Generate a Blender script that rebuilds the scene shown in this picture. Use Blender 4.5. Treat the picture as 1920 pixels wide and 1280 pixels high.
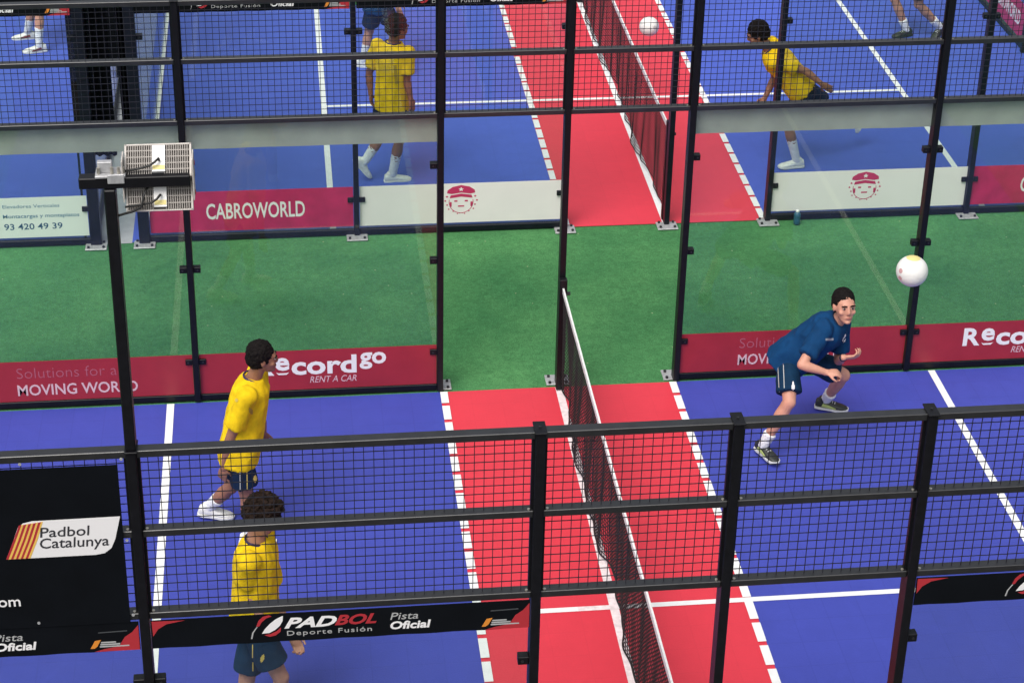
import bpy, bmesh, math, random
from mathutils import Vector, Matrix, noise
from mathutils.bvhtree import BVHTree

for o in list(bpy.data.objects): bpy.data.objects.remove(o)
scene = bpy.context.scene
COL = scene.collection
V = Vector
R = math.radians

# ------------------------------------------------------------------ camera
CAM = V((-2.1964, -8.3660, 9.0417))
YAW, PITCH, ROLL = -0.12364538, 0.48223033, 0.021954
FPX, SX, SY = 3798.448, 1.8385, -205.268          # focal length and lens shift in photo pixels (1920 wide)
_f = V((-math.sin(YAW)*math.cos(PITCH), math.cos(YAW)*math.cos(PITCH), -math.sin(PITCH)))
_r = V((math.cos(YAW), math.sin(YAW), 0)); _u = _r.cross(_f)
RGT = math.cos(ROLL)*_r + math.sin(ROLL)*_u
UPV = -math.sin(ROLL)*_r + math.cos(ROLL)*_u
FWD = _f
cd = bpy.data.cameras.new('camera'); cam = bpy.data.objects.new('camera', cd); COL.objects.link(cam)
M3 = Matrix((RGT, UPV, -FWD)).transposed()
cam.matrix_world = Matrix.Translation(CAM) @ M3.to_4x4()
cd.sensor_width = 36; cd.sensor_fit = 'HORIZONTAL'; cd.lens = FPX*36/1920
cd.shift_x = -SX/1920; cd.shift_y = SY/1920
cd.clip_start = 0.1; cd.clip_end = 500
scene.camera = cam

def ray(px, py):
    return FWD + (px-960-SX)/FPX*RGT - (py-640-SY)/FPX*UPV
def at(px, py, y):
    d = ray(px, py); return CAM + d*((y-CAM.y)/d.y)
def onz(px, py, z=0.0):
    d = ray(px, py); return CAM + d*((z-CAM.z)/d.z)

# ------------------------------------------------------------------ light
SUN_EL, SUN_AZ = 58, 215
w = bpy.data.worlds.new("World"); scene.world = w; w.use_nodes = True
nt = w.node_tree; nt.nodes.clear()
out = nt.nodes.new('ShaderNodeOutputWorld'); bg = nt.nodes.new('ShaderNodeBackground')
sky = nt.nodes.new('ShaderNodeTexSky'); sky.sky_type = 'NISHITA'; sky.sun_disc = False
sky.sun_elevation = R(SUN_EL); sky.sun_rotation = R(SUN_AZ)
sky.air_density = 1.0; sky.dust_density = 4.0; sky.ozone_density = 1.0
hs = nt.nodes.new('ShaderNodeHueSaturation'); hs.inputs['Saturation'].default_value = 0.35
nt.links.new(sky.outputs[0], hs.inputs['Color']); nt.links.new(hs.outputs[0], bg.inputs['Color'])
bg.inputs['Strength'].default_value = 0.113
nt.links.new(bg.outputs[0], out.inputs['Surface'])
sd = bpy.data.lights.new('sun', 'SUN'); sd.energy = 1.6; sd.angle = R(32); sd.color = (1.0, 0.96, 0.9)
sun = bpy.data.objects.new('sun', sd); COL.objects.link(sun)
_sd = V((math.sin(R(SUN_AZ))*math.cos(R(SUN_EL)), math.cos(R(SUN_AZ))*math.cos(R(SUN_EL)), math.sin(R(SUN_EL))))
sun.rotation_euler = (-_sd).to_track_quat('-Z', 'Y').to_euler(); sun.location = (0, 0, 30)
vs = scene.view_settings; vs.view_transform = 'Standard'; vs.look = 'None'; vs.gamma = 1
vs.use_curve_mapping = False; vs.exposure = 0.48
scene.display_settings.display_device = 'sRGB'
scene.cycles.transparent_max_bounces = 24
scene.cycles.max_bounces = 8

# ------------------------------------------------------------------ materials
def mat(name, col, rough=0.6, metal=0.0, var=0.0, vscale=8.0, bump=0.0, bscale=60.0, spec=0.5, detail=4.0):
    m = bpy.data.materials.new(name); m.use_nodes = True
    n = m.node_tree; b = n.nodes['Principled BSDF']
    b.inputs['Base Color'].default_value = (*col, 1); b.inputs['Roughness'].default_value = rough
    b.inputs['Metallic'].default_value = metal; b.inputs['Specular IOR Level'].default_value = spec
    tc = n.nodes.new('ShaderNodeTexCoord')
    if var > 0:
        t = n.nodes.new('ShaderNodeTexNoise'); t.inputs['Scale'].default_value = vscale; t.inputs['Detail'].default_value = detail
        n.links.new(tc.outputs['Object'], t.inputs['Vector'])
        cr = n.nodes.new('ShaderNodeValToRGB')
        cr.color_ramp.elements[0].position = 0.3; cr.color_ramp.elements[1].position = 0.7
        cr.color_ramp.elements[0].color = (*[max(0, c*(1-var)) for c in col], 1)
        cr.color_ramp.elements[1].color = (*[min(1, c*(1+var)) for c in col], 1)
        n.links.new(t.outputs['Fac'], cr.inputs['Fac']); n.links.new(cr.outputs[0], b.inputs['Base Color'])
    if bump > 0:
        t2 = n.nodes.new('ShaderNodeTexNoise'); t2.inputs['Scale'].default_value = bscale; t2.inputs['Detail'].default_value = 5
        n.links.new(tc.outputs['Object'], t2.inputs['Vector'])
        bp = n.nodes.new('ShaderNodeBump'); bp.inputs['Strength'].default_value = bump; bp.inputs['Distance'].default_value = 0.01
        n.links.new(t2.outputs['Fac'], bp.inputs['Height']); n.links.new(bp.outputs[0], b.inputs['Normal'])
    return m

def floor_mat(name, col, seam=0.93, var=0.10, rough=0.5, gx=0.0):
    """interlocking sports tiles, 25 cm, with faint seams, scuffs and a fine grid relief"""
    m = bpy.data.materials.new(name); m.use_nodes = True
    n = m.node_tree; L = n.links; b = n.nodes['Principled BSDF']; b.inputs['Roughness'].default_value = rough
    b.inputs['Specular IOR Level'].default_value = 0.35
    tc = n.nodes.new('ShaderNodeTexCoord')
    def noise_(scale, detail=4, dist=0):
        t = n.nodes.new('ShaderNodeTexNoise'); t.inputs['Scale'].default_value = scale; t.inputs['Detail'].default_value = detail
        t.inputs['Distortion'].default_value = dist; L.new(tc.outputs['Object'], t.inputs['Vector']); return t.outputs['Fac']
    def mth(op, a, bb):
        k = n.nodes.new('ShaderNodeMath'); k.operation = op
        for i, v in enumerate((a, bb)):
            if isinstance(v, (int, float)): k.inputs[i].default_value = v
            else: L.new(v, k.inputs[i])
        return k.outputs[0]
    sep = n.nodes.new('ShaderNodeSeparateXYZ'); L.new(tc.outputs['Object'], sep.inputs[0])
    def seamf(s, off):
        fr = mth('FRACT', mth('MULTIPLY', mth('ADD', s, off), 4.0), 0)
        d = mth('ABSOLUTE', mth('SUBTRACT', fr, 0.5), 0)
        return mth('GREATER_THAN', d, 0.482)
    sm = mth('MAXIMUM', seamf(sep.outputs[0], 100+gx), seamf(sep.outputs[1], 100.0))
    # per tile brightness
    comb = n.nodes.new('ShaderNodeCombineXYZ')
    L.new(mth('FLOOR', mth('MULTIPLY', mth('ADD', sep.outputs[0], 100+gx), 4.0), 0), comb.inputs[0])
    L.new(mth('FLOOR', mth('MULTIPLY', mth('ADD', sep.outputs[1], 100.0), 4.0), 0), comb.inputs[1])
    wn = n.nodes.new('ShaderNodeTexWhiteNoise'); wn.noise_dimensions = '2D'; L.new(comb.outputs[0], wn.inputs['Vector'])
    f = mth('MULTIPLY', mth('SUBTRACT', noise_(0.9, 3), 0.5), var*3.0)
    f = mth('ADD', f, mth('MULTIPLY', mth('SUBTRACT', noise_(9, 5), 0.5), var*1.3))
    f = mth('ADD', f, mth('MULTIPLY', mth('SUBTRACT', noise_(70, 3), 0.5), var*1.2))
    f = mth('ADD', f, mth('MULTIPLY', mth('SUBTRACT', wn.outputs['Value'], 0.5), var*0.25))
    sc = n.nodes.new('ShaderNodeTexNoise'); sc.inputs['Scale'].default_value = 2.2; sc.inputs['Detail'].default_value = 9; sc.inputs['Roughness'].default_value = 0.7; sc.inputs['Distortion'].default_value = 1.5
    L.new(tc.outputs['Object'], sc.inputs['Vector'])
    f = mth('ADD', f, mth('MULTIPLY', mth('MAXIMUM', mth('SUBTRACT', sc.outputs['Fac'], 0.56), 0), var*4.5))
    f = mth('ADD', 1.0, f)
    f = mth('MULTIPLY', f, mth('SUBTRACT', 1.0, mth('MULTIPLY', sm, 1-seam)))
    vm = n.nodes.new('ShaderNodeVectorMath'); vm.operation = 'SCALE'
    vm.inputs[0].default_value = col; L.new(f, vm.inputs['Scale'])
    L.new(vm.outputs[0], b.inputs['Base Color'])
    ch = n.nodes.new('ShaderNodeTexNoise'); ch.inputs['Scale'].default_value = 90; L.new(tc.outputs['Object'], ch.inputs['Vector'])
    bp = n.nodes.new('ShaderNodeBump'); bp.inputs['Strength'].default_value = 0.25; bp.inputs['Distance'].default_value = 0.004
    L.new(mth('SUBTRACT', ch.outputs['Fac'], sm), bp.inputs['Height']); L.new(bp.outputs[0], b.inputs['Normal'])
    return m

def turf_mat():
    m = bpy.data.materials.new('green_turf'); m.use_nodes = True
    n = m.node_tree; L = n.links; b = n.nodes['Principled BSDF']; b.inputs['Roughness'].default_value = 0.9
    b.inputs['Specular IOR Level'].default_value = 0.15
    tc = n.nodes.new('ShaderNodeTexCoord')
    def ramp(scale, c0, c1, p0, p1, detail=5, dist=0.0, sc=(1, 1, 1)):
        mp = n.nodes.new('ShaderNodeMapping'); mp.inputs['Scale'].default_value = sc; L.new(tc.outputs['Object'], mp.inputs[0])
        t = n.nodes.new('ShaderNodeTexNoise'); t.inputs['Scale'].default_value = scale; t.inputs['Detail'].default_value = detail
        t.inputs['Distortion'].default_value = dist
        L.new(mp.outputs[0], t.inputs['Vector'])
        r = n.nodes.new('ShaderNodeValToRGB'); r.color_ramp.elements[0].position = p0; r.color_ramp.elements[1].position = p1
        r.color_ramp.elements[0].color = c0; r.color_ramp.elements[1].color = c1
        L.new(t.outputs['Fac'], r.inputs['Fac']); return r.outputs[0]
    def mix(a, bb, fac, mode='MULTIPLY'):
        k = n.nodes.new('ShaderNodeMix'); k.data_type = 'RGBA'; k.blend_type = mode; k.inputs[0].default_value = fac
        L.new(a, k.inputs[6]); L.new(bb, k.inputs[7]); return k.outputs[2]
    base = ramp(1.1, (0.052, 0.195, 0.074, 1), (0.088, 0.272, 0.100, 1), 0.3, 0.7)
    a = mix(base, ramp(26, (0.78, 0.78, 0.78, 1), (1.12, 1.12, 1.12, 1), 0.28, 0.72, 6, 0.6), 0.9)
    a = mix(a, ramp(160, (0.62, 0.62, 0.62, 1), (1.3, 1.3, 1.3, 1), 0.3, 0.7, 3, 0.0, (1, .6, 1)), 0.8)
    a = mix(a, ramp(9, (0.86, 0.9, 0.86, 1), (1.06, 1.03, 1.0, 1), 0.35, 0.65), 0.9)
    # stray fibres and dried specks
    v = n.nodes.new('ShaderNodeTexVoronoi'); v.inputs['Scale'].default_value = 5; L.new(tc.outputs['Object'], v.inputs['Vector'])
    r = n.nodes.new('ShaderNodeValToRGB'); r.color_ramp.elements[0].position = 0.03; r.color_ramp.elements[1].position = 0.045
    r.color_ramp.elements[0].color = (1, 1, 1, 1); r.color_ramp.elements[1].color = (0, 0, 0, 1)
    L.new(v.outputs['Distance'], r.inputs['Fac'])
    k = n.nodes.new('ShaderNodeMix'); k.data_type = 'RGBA'; L.new(r.outputs[0], k.inputs[0]); L.new(a, k.inputs[6]); k.inputs[7].default_value = (0.3, 0.36, 0.2, 1)
    L.new(k.outputs[2], b.inputs['Base Color'])
    t = n.nodes.new('ShaderNodeTexNoise'); t.inputs['Scale'].default_value = 120; L.new(tc.outputs['Object'], t.inputs['Vector'])
    bp = n.nodes.new('ShaderNodeBump'); bp.inputs['Strength'].default_value = 0.7; bp.inputs['Distance'].default_value = 0.01
    L.new(t.outputs['Fac'], bp.inputs['Height']); L.new(bp.outputs[0], b.inputs['Normal'])
    return m

def glass_mat():
    m = bpy.data.materials.new('court_glass'); m.use_nodes = True
    n = m.node_tree; n.nodes.clear(); L = n.links
    o = n.nodes.new('ShaderNodeOutputMaterial'); tr = n.nodes.new('ShaderNodeBsdfTransparent'); gl = n.nodes.new('ShaderNodeBsdfGlossy')
    tr.inputs[0].default_value = (0.925, 0.962, 0.94, 1); gl.inputs['Roughness'].default_value = 0.0
    fr = n.nodes.new('ShaderNodeFresnel')
    ge = n.nodes.new('ShaderNodeNewGeometry'); mr = n.nodes.new('ShaderNodeMapRange')          # the same index seen from either side of the pane
    mr.inputs['To Min'].default_value = 1.5; mr.inputs['To Max'].default_value = 1/1.5
    L.new(ge.outputs['Backfacing'], mr.inputs['Value']); L.new(mr.outputs[0], fr.inputs['IOR'])
    mx = n.nodes.new('ShaderNodeMixShader')
    mu = n.nodes.new('ShaderNodeMath'); mu.operation = 'MULTIPLY'; mu.inputs[1].default_value = 0.68
    L.new(fr.outputs[0], mu.inputs[0]); L.new(mu.outputs[0], mx.inputs[0])
    L.new(tr.outputs[0], mx.inputs[1]); L.new(gl.outputs[0], mx.inputs[2])
    # a thin film of dust on the pane
    df = n.nodes.new('ShaderNodeBsdfDiffuse'); df.inputs[0].default_value = (0.5, 0.5, 0.5, 1)
    tc = n.nodes.new('ShaderNodeTexCoord'); t = n.nodes.new('ShaderNodeTexNoise'); t.inputs['Scale'].default_value = 3; L.new(tc.outputs['Object'], t.inputs['Vector'])
    m2 = n.nodes.new('ShaderNodeMath'); m2.operation = 'MULTIPLY'; m2.inputs[1].default_value = 0.014; L.new(t.outputs['Fac'], m2.inputs[0])
    mx2 = n.nodes.new('ShaderNodeMixShader'); L.new(m2.outputs[0], mx2.inputs[0]); L.new(mx.outputs[0], mx2.inputs[1]); L.new(df.outputs[0], mx2.inputs[2])
    L.new(mx2.outputs[0], o.inputs['Surface'])
    return m

M = dict(
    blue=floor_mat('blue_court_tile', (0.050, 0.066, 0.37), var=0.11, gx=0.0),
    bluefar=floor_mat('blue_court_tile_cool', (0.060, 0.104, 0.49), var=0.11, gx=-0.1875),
    red=floor_mat('red_court_tile', (0.66, 0.042, 0.066), seam=0.97, var=0.07),
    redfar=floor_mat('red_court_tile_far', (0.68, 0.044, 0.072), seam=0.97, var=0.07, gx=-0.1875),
    line=mat('white_line_paint', (0.80, 0.80, 0.80), 0.55, var=0.05, vscale=14),
    linew=mat('worn_line_paint', (0.78, 0.66, 0.67), 0.6, var=0.16, vscale=26),
    turf=turf_mat(),
    concrete=mat('pale_concrete', (0.42, 0.42, 0.45), 0.8, var=0.12, vscale=5, bump=0.2),
    asphalt=mat('dark_asphalt', (0.07, 0.07, 0.072), 0.9, var=0.2, vscale=12, bump=0.3),
    black=mat('black_powder_coat', (0.005, 0.005, 0.007), 0.42, var=0.3, vscale=20, bump=0.08, bscale=220, spec=0.28),
    railm=mat('black_rail_coat', (0.010, 0.010, 0.011), 0.38, var=0.4, vscale=14, bump=0.08, bscale=220, spec=1.0),
    navy=mat('navy_powder_coat', (0.004, 0.005, 0.012), 0.45, spec=0.3, var=0.3, vscale=16, bump=0.08, bscale=220),  # black coat; blue reflected from the floor is mixed into its colour
    wire=mat('black_mesh_wire', (0.012, 0.012, 0.02), 0.5),
    galv=mat('galvanised_steel', (0.46, 0.46, 0.47), 0.45, 0.35, var=0.18, vscale=35, bump=0.1),
    bolt=mat('dark_bolt', (0.05, 0.05, 0.055), 0.4, 0.7),
    screw=mat('steel_screw', (0.55, 0.52, 0.45), 0.35, 0.8),
    glass=glass_mat(),
    maroon=mat('crimson_vinyl', (0.33, 0.022, 0.033), 0.42, var=0.07, vscale=6, bump=0.05),
    magenta=mat('magenta_vinyl', (0.50, 0.02, 0.105), 0.42, var=0.16, vscale=7, bump=0.05, detail=8),
    whiteban=mat('white_vinyl', (0.84, 0.79, 0.775), 0.45, var=0.03, vscale=3),
    palegreen=mat('pale_vinyl', (0.76, 0.80, 0.76), 0.45, var=0.03, vscale=3),
    canvas=mat('black_canvas', (0.003, 0.004, 0.006), 0.85, spec=0.1, var=0.2, vscale=4, bump=0.25, bscale=9),
    greyback=mat('grey_canvas_back', (0.39, 0.40, 0.36), 0.8, var=0.10, vscale=5, bump=0.2, bscale=30, detail=8),
    ink_white=mat('white_ink', (0.82, 0.80, 0.80), 0.5), ink_pink=mat('pale_pink_ink', (0.66, 0.46, 0.50), 0.5),
    ink_pale=mat('faded_rose_ink', (0.55, 0.32, 0.32), 0.5),
    ink_rose=mat('dull_rose_ink', (0.40, 0.10, 0.14), 0.5),
    ink_red=mat('red_ink', (0.42, 0.025, 0.035), 0.5), ink_grey=mat('grey_ink', (0.42, 0.42, 0.42), 0.5),
    ink_dark=mat('dark_ink', (0.03, 0.03, 0.035), 0.5), ink_blue=mat('blue_ink', (0.10, 0.22, 0.33), 0.5),
    ink_navy=mat('deep_blue_ink', (0.03, 0.10, 0.20), 0.5), ink_orange=mat('orange_ink', (0.72, 0.25, 0.03), 0.5),
    ink_yellow=mat('yellow_ink', (0.80, 0.50, 0.10), 0.5), ink_mag=mat('magenta_ink', (0.55, 0.03, 0.12), 0.5),
    ink_faint=mat('faint_grey_ink', (0.06, 0.065, 0.07), 0.5),
    net=mat('black_netting', (0.010, 0.008, 0.010), 0.8), tape=mat('white_net_tape', (0.74, 0.74, 0.73), 0.7, var=0.06, vscale=30),
    lamp=mat('cream_painted_housing', (0.52, 0.48, 0.44), 0.5, var=0.12, vscale=30), fin=mat('grey_cooling_fin', (0.36, 0.33, 0.30), 0.5),
    gap=mat('dark_fin_gap', (0.22, 0.20, 0.18), 0.7), led=mat('frosted_lamp_glass', (0.6, 0.6, 0.6), 0.2),
    drv=mat('white_driver_box', (0.80, 0.79, 0.77), 0.4), cable=mat('black_cable', (0.015, 0.015, 0.015), 0.6),
    warn=mat('yellow_warning_tape', (0.72, 0.62, 0.25), 0.5), redcap=mat('red_end_cap', (0.35, 0.03, 0.02), 0.5),
    yel=mat('yellow_jersey', (0.80, 0.53, 0.008), 0.85, spec=0.2, var=0.15, vscale=13, bump=0.3, bscale=40),
    teal=mat('deep_blue_jersey', (0.002, 0.040, 0.125), 0.85, spec=0.2, var=0.18, vscale=7, bump=0.3, bscale=40),
    navysh=mat('navy_shorts', (0.005, 0.016, 0.045), 0.85, spec=0.2, var=0.2, vscale=9, bump=0.3, bscale=40),
    tealsh=mat('deep_teal_shorts', (0.003, 0.026, 0.065), 0.85, spec=0.2, var=0.2, vscale=9, bump=0.3, bscale=40),
    blacksh=mat('black_teal_shorts', (0.010, 0.030, 0.035), 0.75, var=0.2, vscale=9, bump=0.3, bscale=40),
    sock=mat('white_sock', (0.74, 0.74, 0.75), 0.85, var=0.06, vscale=30, bump=0.4, bscale=90),
    shoew=mat('white_trainer', (0.74, 0.73, 0.70), 0.5, var=0.12, vscale=30), shoeb=mat('black_trainer', (0.025, 0.028, 0.025), 0.5, var=0.3, vscale=20),
    sole=mat('white_sole', (0.72, 0.72, 0.70), 0.5), lime=mat('lime_trim', (0.42, 0.50, 0.16), 0.5), wine=mat('wine_trim', (0.20, 0.04, 0.05), 0.5),
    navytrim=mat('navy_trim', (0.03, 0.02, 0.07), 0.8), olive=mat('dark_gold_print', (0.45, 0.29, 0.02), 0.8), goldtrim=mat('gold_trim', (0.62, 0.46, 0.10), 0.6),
    hair=mat('dark_hair', (0.007, 0.005, 0.005), 0.8, var=0.5, vscale=60, bump=0.5, bscale=150, spec=0.15),
    hairb=mat('dark_brown_hair', (0.018, 0.010, 0.007), 0.8, var=0.6, vscale=60, bump=0.5, bscale=150, spec=0.15),
    eye=mat('eye_white', (0.34, 0.28, 0.26), 0.35), iris=mat('dark_iris', (0.015, 0.01, 0.008), 0.2),
    ball=mat('white_ball_leather', (0.80, 0.79, 0.76), 0.4, var=0.04, vscale=10), seam=mat('ball_seam', (0.55, 0.52, 0.50), 0.6),
    bottle=mat('teal_bottle_plastic', (0.02, 0.10, 0.16), 0.3), cap=mat('white_bottle_cap', (0.75, 0.75, 0.75), 0.4),
)
def skin(name, c, lip):
    M[name] = mat(name, c, 0.55, var=0.12, vscale=14, bump=0.15, bscale=90)
    M[name+'_lip'] = mat(name+'_lip', lip, 0.5)
skin('tan_skin', (0.30, 0.135, 0.08), (0.25, 0.07, 0.06))
skin('fair_skin', (0.56, 0.27, 0.19), (0.42, 0.15, 0.12))
skin('light_skin', (0.46, 0.23, 0.155), (0.35, 0.10, 0.09))
skin('brown_skin', (0.26, 0.105, 0.065), (0.2, 0.06, 0.05))

# ------------------------------------------------------------------ mesh helpers
class MB:
    def __init__(s): s.v = []; s.f = []; s.m = []; s.mi = 0; s.pc = []
    def add(s, vs, fs):
        b = len(s.v); s.pc.append((b, len(s.f))); s.v += [tuple(p) for p in vs]; s.f += [tuple(i+b for i in f) for f in fs]; s.m += [s.mi]*len(fs); return s
    def box(s, a, b):
        x0, y0, z0 = [min(p, q) for p, q in zip(a, b)]; x1, y1, z1 = [max(p, q) for p, q in zip(a, b)]
        return s.add([(x0,y0,z0),(x1,y0,z0),(x1,y1,z0),(x0,y1,z0),(x0,y0,z1),(x1,y0,z1),(x1,y1,z1),(x0,y1,z1)],
                     [(0,3,2,1),(4,5,6,7),(0,1,5,4),(1,2,6,5),(2,3,7,6),(3,0,4,7)])
    def cbox(s, a, b, c=0.003):
        """box with chamfered vertical and horizontal edges"""
        bm = bmesh.new(); bmesh.ops.create_cube(bm, size=1)
        x0, y0, z0 = [min(p, q) for p, q in zip(a, b)]; x1, y1, z1 = [max(p, q) for p, q in zip(a, b)]
        for v in bm.verts: v.co = V(((x0+x1)/2+v.co.x*(x1-x0), (y0+y1)/2+v.co.y*(y1-y0), (z0+z1)/2+v.co.z*(z1-z0)))
        bmesh.ops.bevel(bm, geom=bm.edges[:], offset=c, segments=1, affect='EDGES')
        bm.verts.index_update(); s.add([v.co for v in bm.verts], [[v.index for v in f.verts] for f in bm.faces]); bm.free(); return s
    def obox(s, c, ax, ay, az, hx, hy, hz):
        c = V(c); vs = []
        for k in (-1, 1):
            for (i, j) in ((-1,-1),(1,-1),(1,1),(-1,1)): vs.append(c+ax*i*hx+ay*j*hy+az*k*hz)
        return s.add(vs, [(0,3,2,1),(4,5,6,7),(0,1,5,4),(1,2,6,5),(2,3,7,6),(3,0,4,7)])
    def loft(s, rings, cap=True):
        n = len(rings[0]); vs = [p for r in rings for p in r]; fs = []
        for i in range(len(rings)-1):
            for j in range(n):
                k = (j+1) % n; fs.append((i*n+j, i*n+k, (i+1)*n+k, (i+1)*n+j))
        if cap: fs.append(tuple(range(n-1, -1, -1))); fs.append(tuple((len(rings)-1)*n+j for j in range(n)))
        return s.add(vs, fs)
    def tube(s, pts, rad, n=10, cap=True):
        pts = [V(p) for p in pts]
        if isinstance(rad, (int, float)): rad = [rad]*len(pts)
        t = (pts[-1]-pts[0]).normalized() if (pts[-1]-pts[0]).length > 1e-6 else V((0, 0, 1))
        a = t.cross(V((0, 0, 1)) if abs(t.z) < 0.9 else V((1, 0, 0))).normalized(); rings = []
        for i, p in enumerate(pts):
            d = (pts[min(i+1, len(pts)-1)]-pts[max(i-1, 0)]).normalized()
            a = (a-d*a.dot(d)).normalized(); b = d.cross(a)
            rings.append([p+(a*math.cos(2*math.pi*k/n)+b*math.sin(2*math.pi*k/n))*rad[i] for k in range(n)])
        return s.loft(rings, cap)
    def ell(s, c, rx, ry, rz, ax=None, n=16, m=10):
        ax = ax or (V((1,0,0)), V((0,1,0)), V((0,0,1))); c = V(c)
        vs = [c+ax[2]*rz]; fs = []
        for i in range(1, m):
            t = math.pi*i/m
            for j in range(n):
                p = 2*math.pi*j/n
                vs.append(c+ax[0]*rx*math.sin(t)*math.cos(p)+ax[1]*ry*math.sin(t)*math.sin(p)+ax[2]*rz*math.cos(t))
        vs.append(c-ax[2]*rz); L = len(vs)-1
        for j in range(n):
            k = (j+1) % n; fs.append((0, 1+j, 1+k)); fs.append((L, 1+(m-2)*n+k, 1+(m-2)*n+j))
            for i in range(m-2): a = 1+i*n; fs.append((a+j, a+n+j, a+n+k, a+k))
        return s.add(vs, fs)
    def mesh(s, name, mats, smooth=False):
        me = bpy.data.meshes.new(name); me.from_pydata(s.v, [], s.f)
        for m_ in (mats if isinstance(mats, (list, tuple)) else [mats]): me.materials.append(m_)
        me.polygons.foreach_set('material_index', s.m)
        if smooth: me.polygons.foreach_set('use_smooth', [True]*len(me.polygons))
        me.update(); return me
    def build(s, name, mats, parent=None, smooth=False):
        o = bpy.data.objects.new(name, s.mesh(name, mats, smooth)); COL.objects.link(o)
        if parent is not None: attach(o, parent)
        return o

def build_each(mb, name, mtl, parent, smooth=False):
    out = []; pcs = mb.pc+[(len(mb.v), len(mb.f))]
    for (v0, f0), (v1, f1) in zip(pcs[:-1], pcs[1:]):
        q = MB(); q.add(mb.v[v0:v1], [tuple(i-v0 for i in f) for f in mb.f[f0:f1]]); out.append(q.build(name, mtl, parent, smooth))
    return out
def attach(o, parent):
    o.parent = parent
    mw = parent_world(parent)
    o.matrix_parent_inverse = mw.inverted()
_pw = {}
def parent_world(o):
    m = Matrix.Translation(o.location) @ o.rotation_euler.to_matrix().to_4x4()
    if o.parent: m = parent_world(o.parent) @ o.matrix_parent_inverse @ m
    return m
def tag(o, label=None, cat=None, group=None, kind=None):
    if label: o['label'] = label
    if cat: o['category'] = cat
    if group: o['group'] = group
    if kind: o['kind'] = kind
    return o
def thing(name, loc, label, cat, group=None):
    o = bpy.data.objects.new(name, None); o.empty_display_size = 0.1; COL.objects.link(o); o.location = loc
    return tag(o, label, cat, group)
def link_mesh(name, me, parent=None):
    o = bpy.data.objects.new(name, me); COL.objects.link(o)
    if parent is not None: attach(o, parent)
    return o
def apply_mods(o):
    dg = bpy.context.evaluated_depsgraph_get(); dg.update()
    me = bpy.data.meshes.new_from_object(o.evaluated_get(dg), preserve_all_data_layers=False, depsgraph=dg)
    old = o.data; o.modifiers.clear(); o.data = me; bpy.data.meshes.remove(old); return o

def text(body, x, z, height, y, parent, mtl, width=None, bold=0.0, shear=0.0, align='LEFT', name='lettering', axis='X', spacing=1.0, cap=0.70, depth=0.0012):
    """flat lettering standing on a plane facing -y (or facing -x); (x, z) is the left end of the baseline, height = capital height in metres"""
    cu = bpy.data.curves.new(name, 'FONT'); cu.body = body; cu.size = 1; cu.shear = shear; cu.offset = bold; cu.align_x = align; cu.space_character = spacing
    cu.extrude = 0.01; cu.resolution_u = 3
    t = bpy.data.objects.new('t', cu); COL.objects.link(t)
    dg = bpy.context.evaluated_depsgraph_get(); dg.update()
    me = bpy.data.meshes.new_from_object(t.evaluated_get(dg)); bpy.data.objects.remove(t); bpy.data.curves.remove(cu)
    xs = [v.co.x for v in me.vertices]; s = height/cap
    wd = (max(xs)-min(xs)); sx = s if width is None else width/wd
    x0 = min(xs)
    for v in me.vertices:
        a, b, c = (v.co.x-x0)*sx, v.co.y*s, depth if v.co.z > 0 else 0
        if axis == 'X': v.co = V((x+a, y-c, z+b))
        else: v.co = V((y-c, x-a, z+b))
    me.materials.clear(); me.materials.append(mtl); me.name = name
    return link_mesh(name, me, parent)

def poly_prism(pts, y, d, mtl, name, parent, axis='X'):
    """polygon in (x,z) standing d metres proud of plane y, facing -y"""
    mb = MB(); n = len(pts)
    if axis == 'X':
        a = [(p[0], y, p[1]) for p in pts]; b = [(p[0], y-d, p[1]) for p in pts]
    else:
        a = [(y, p[0], p[1]) for p in pts]; b = [(y-d, p[0], p[1]) for p in pts]
    mb.add(a+b, [tuple(range(n)), tuple(range(2*n-1, n-1, -1))]+[(i, n+i, n+(i+1) % n, (i+1) % n) for i in range(n)])
    return mb.build(name, mtl, parent)

# ------------------------------------------------------------------ ground, courts, markings
DX, Y1, GAP = 1.4375, 8.838, 0.45
def sheet(name, x0, x1, y0, y1, z, mtl, thick=None):
    mb = MB(); mb.add([(x0,y0,z),(x1,y0,z),(x1,y1,z),(x0,y1,z)], [(0,1,2,3)])
    return tag(mb.build(name, mtl), kind='structure')
g = sheet('ground', -60, 60, -40, 110, -0.008, M['turf'])
sheet('pavement', -30, 30, -30, -0.10, -0.004, M['asphalt'])  # unseen neutral ground, added to keep green bounce light off the fence
sheet('court_surface', -5, -1.0, 0, 5.96, 0.0, M['blue']); sheet('court_surface', 1.0, 5, 0, 5.96, 0.0, M['blue'])
sheet('court_red_zone', -1.0, 1.0, 0, 5.96, 0.0, M['red'])
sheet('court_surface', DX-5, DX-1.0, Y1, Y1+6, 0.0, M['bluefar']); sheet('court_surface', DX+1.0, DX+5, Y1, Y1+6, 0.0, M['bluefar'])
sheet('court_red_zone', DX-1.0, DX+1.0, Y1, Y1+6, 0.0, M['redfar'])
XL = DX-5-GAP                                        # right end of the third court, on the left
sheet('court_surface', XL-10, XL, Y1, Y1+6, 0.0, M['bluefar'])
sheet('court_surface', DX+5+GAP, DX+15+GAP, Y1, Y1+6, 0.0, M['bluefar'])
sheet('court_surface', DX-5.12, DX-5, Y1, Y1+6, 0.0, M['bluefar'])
sheet('path', XL, DX-5.12, Y1-0.01, Y1+6.4, -0.003, M['concrete'])

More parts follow.
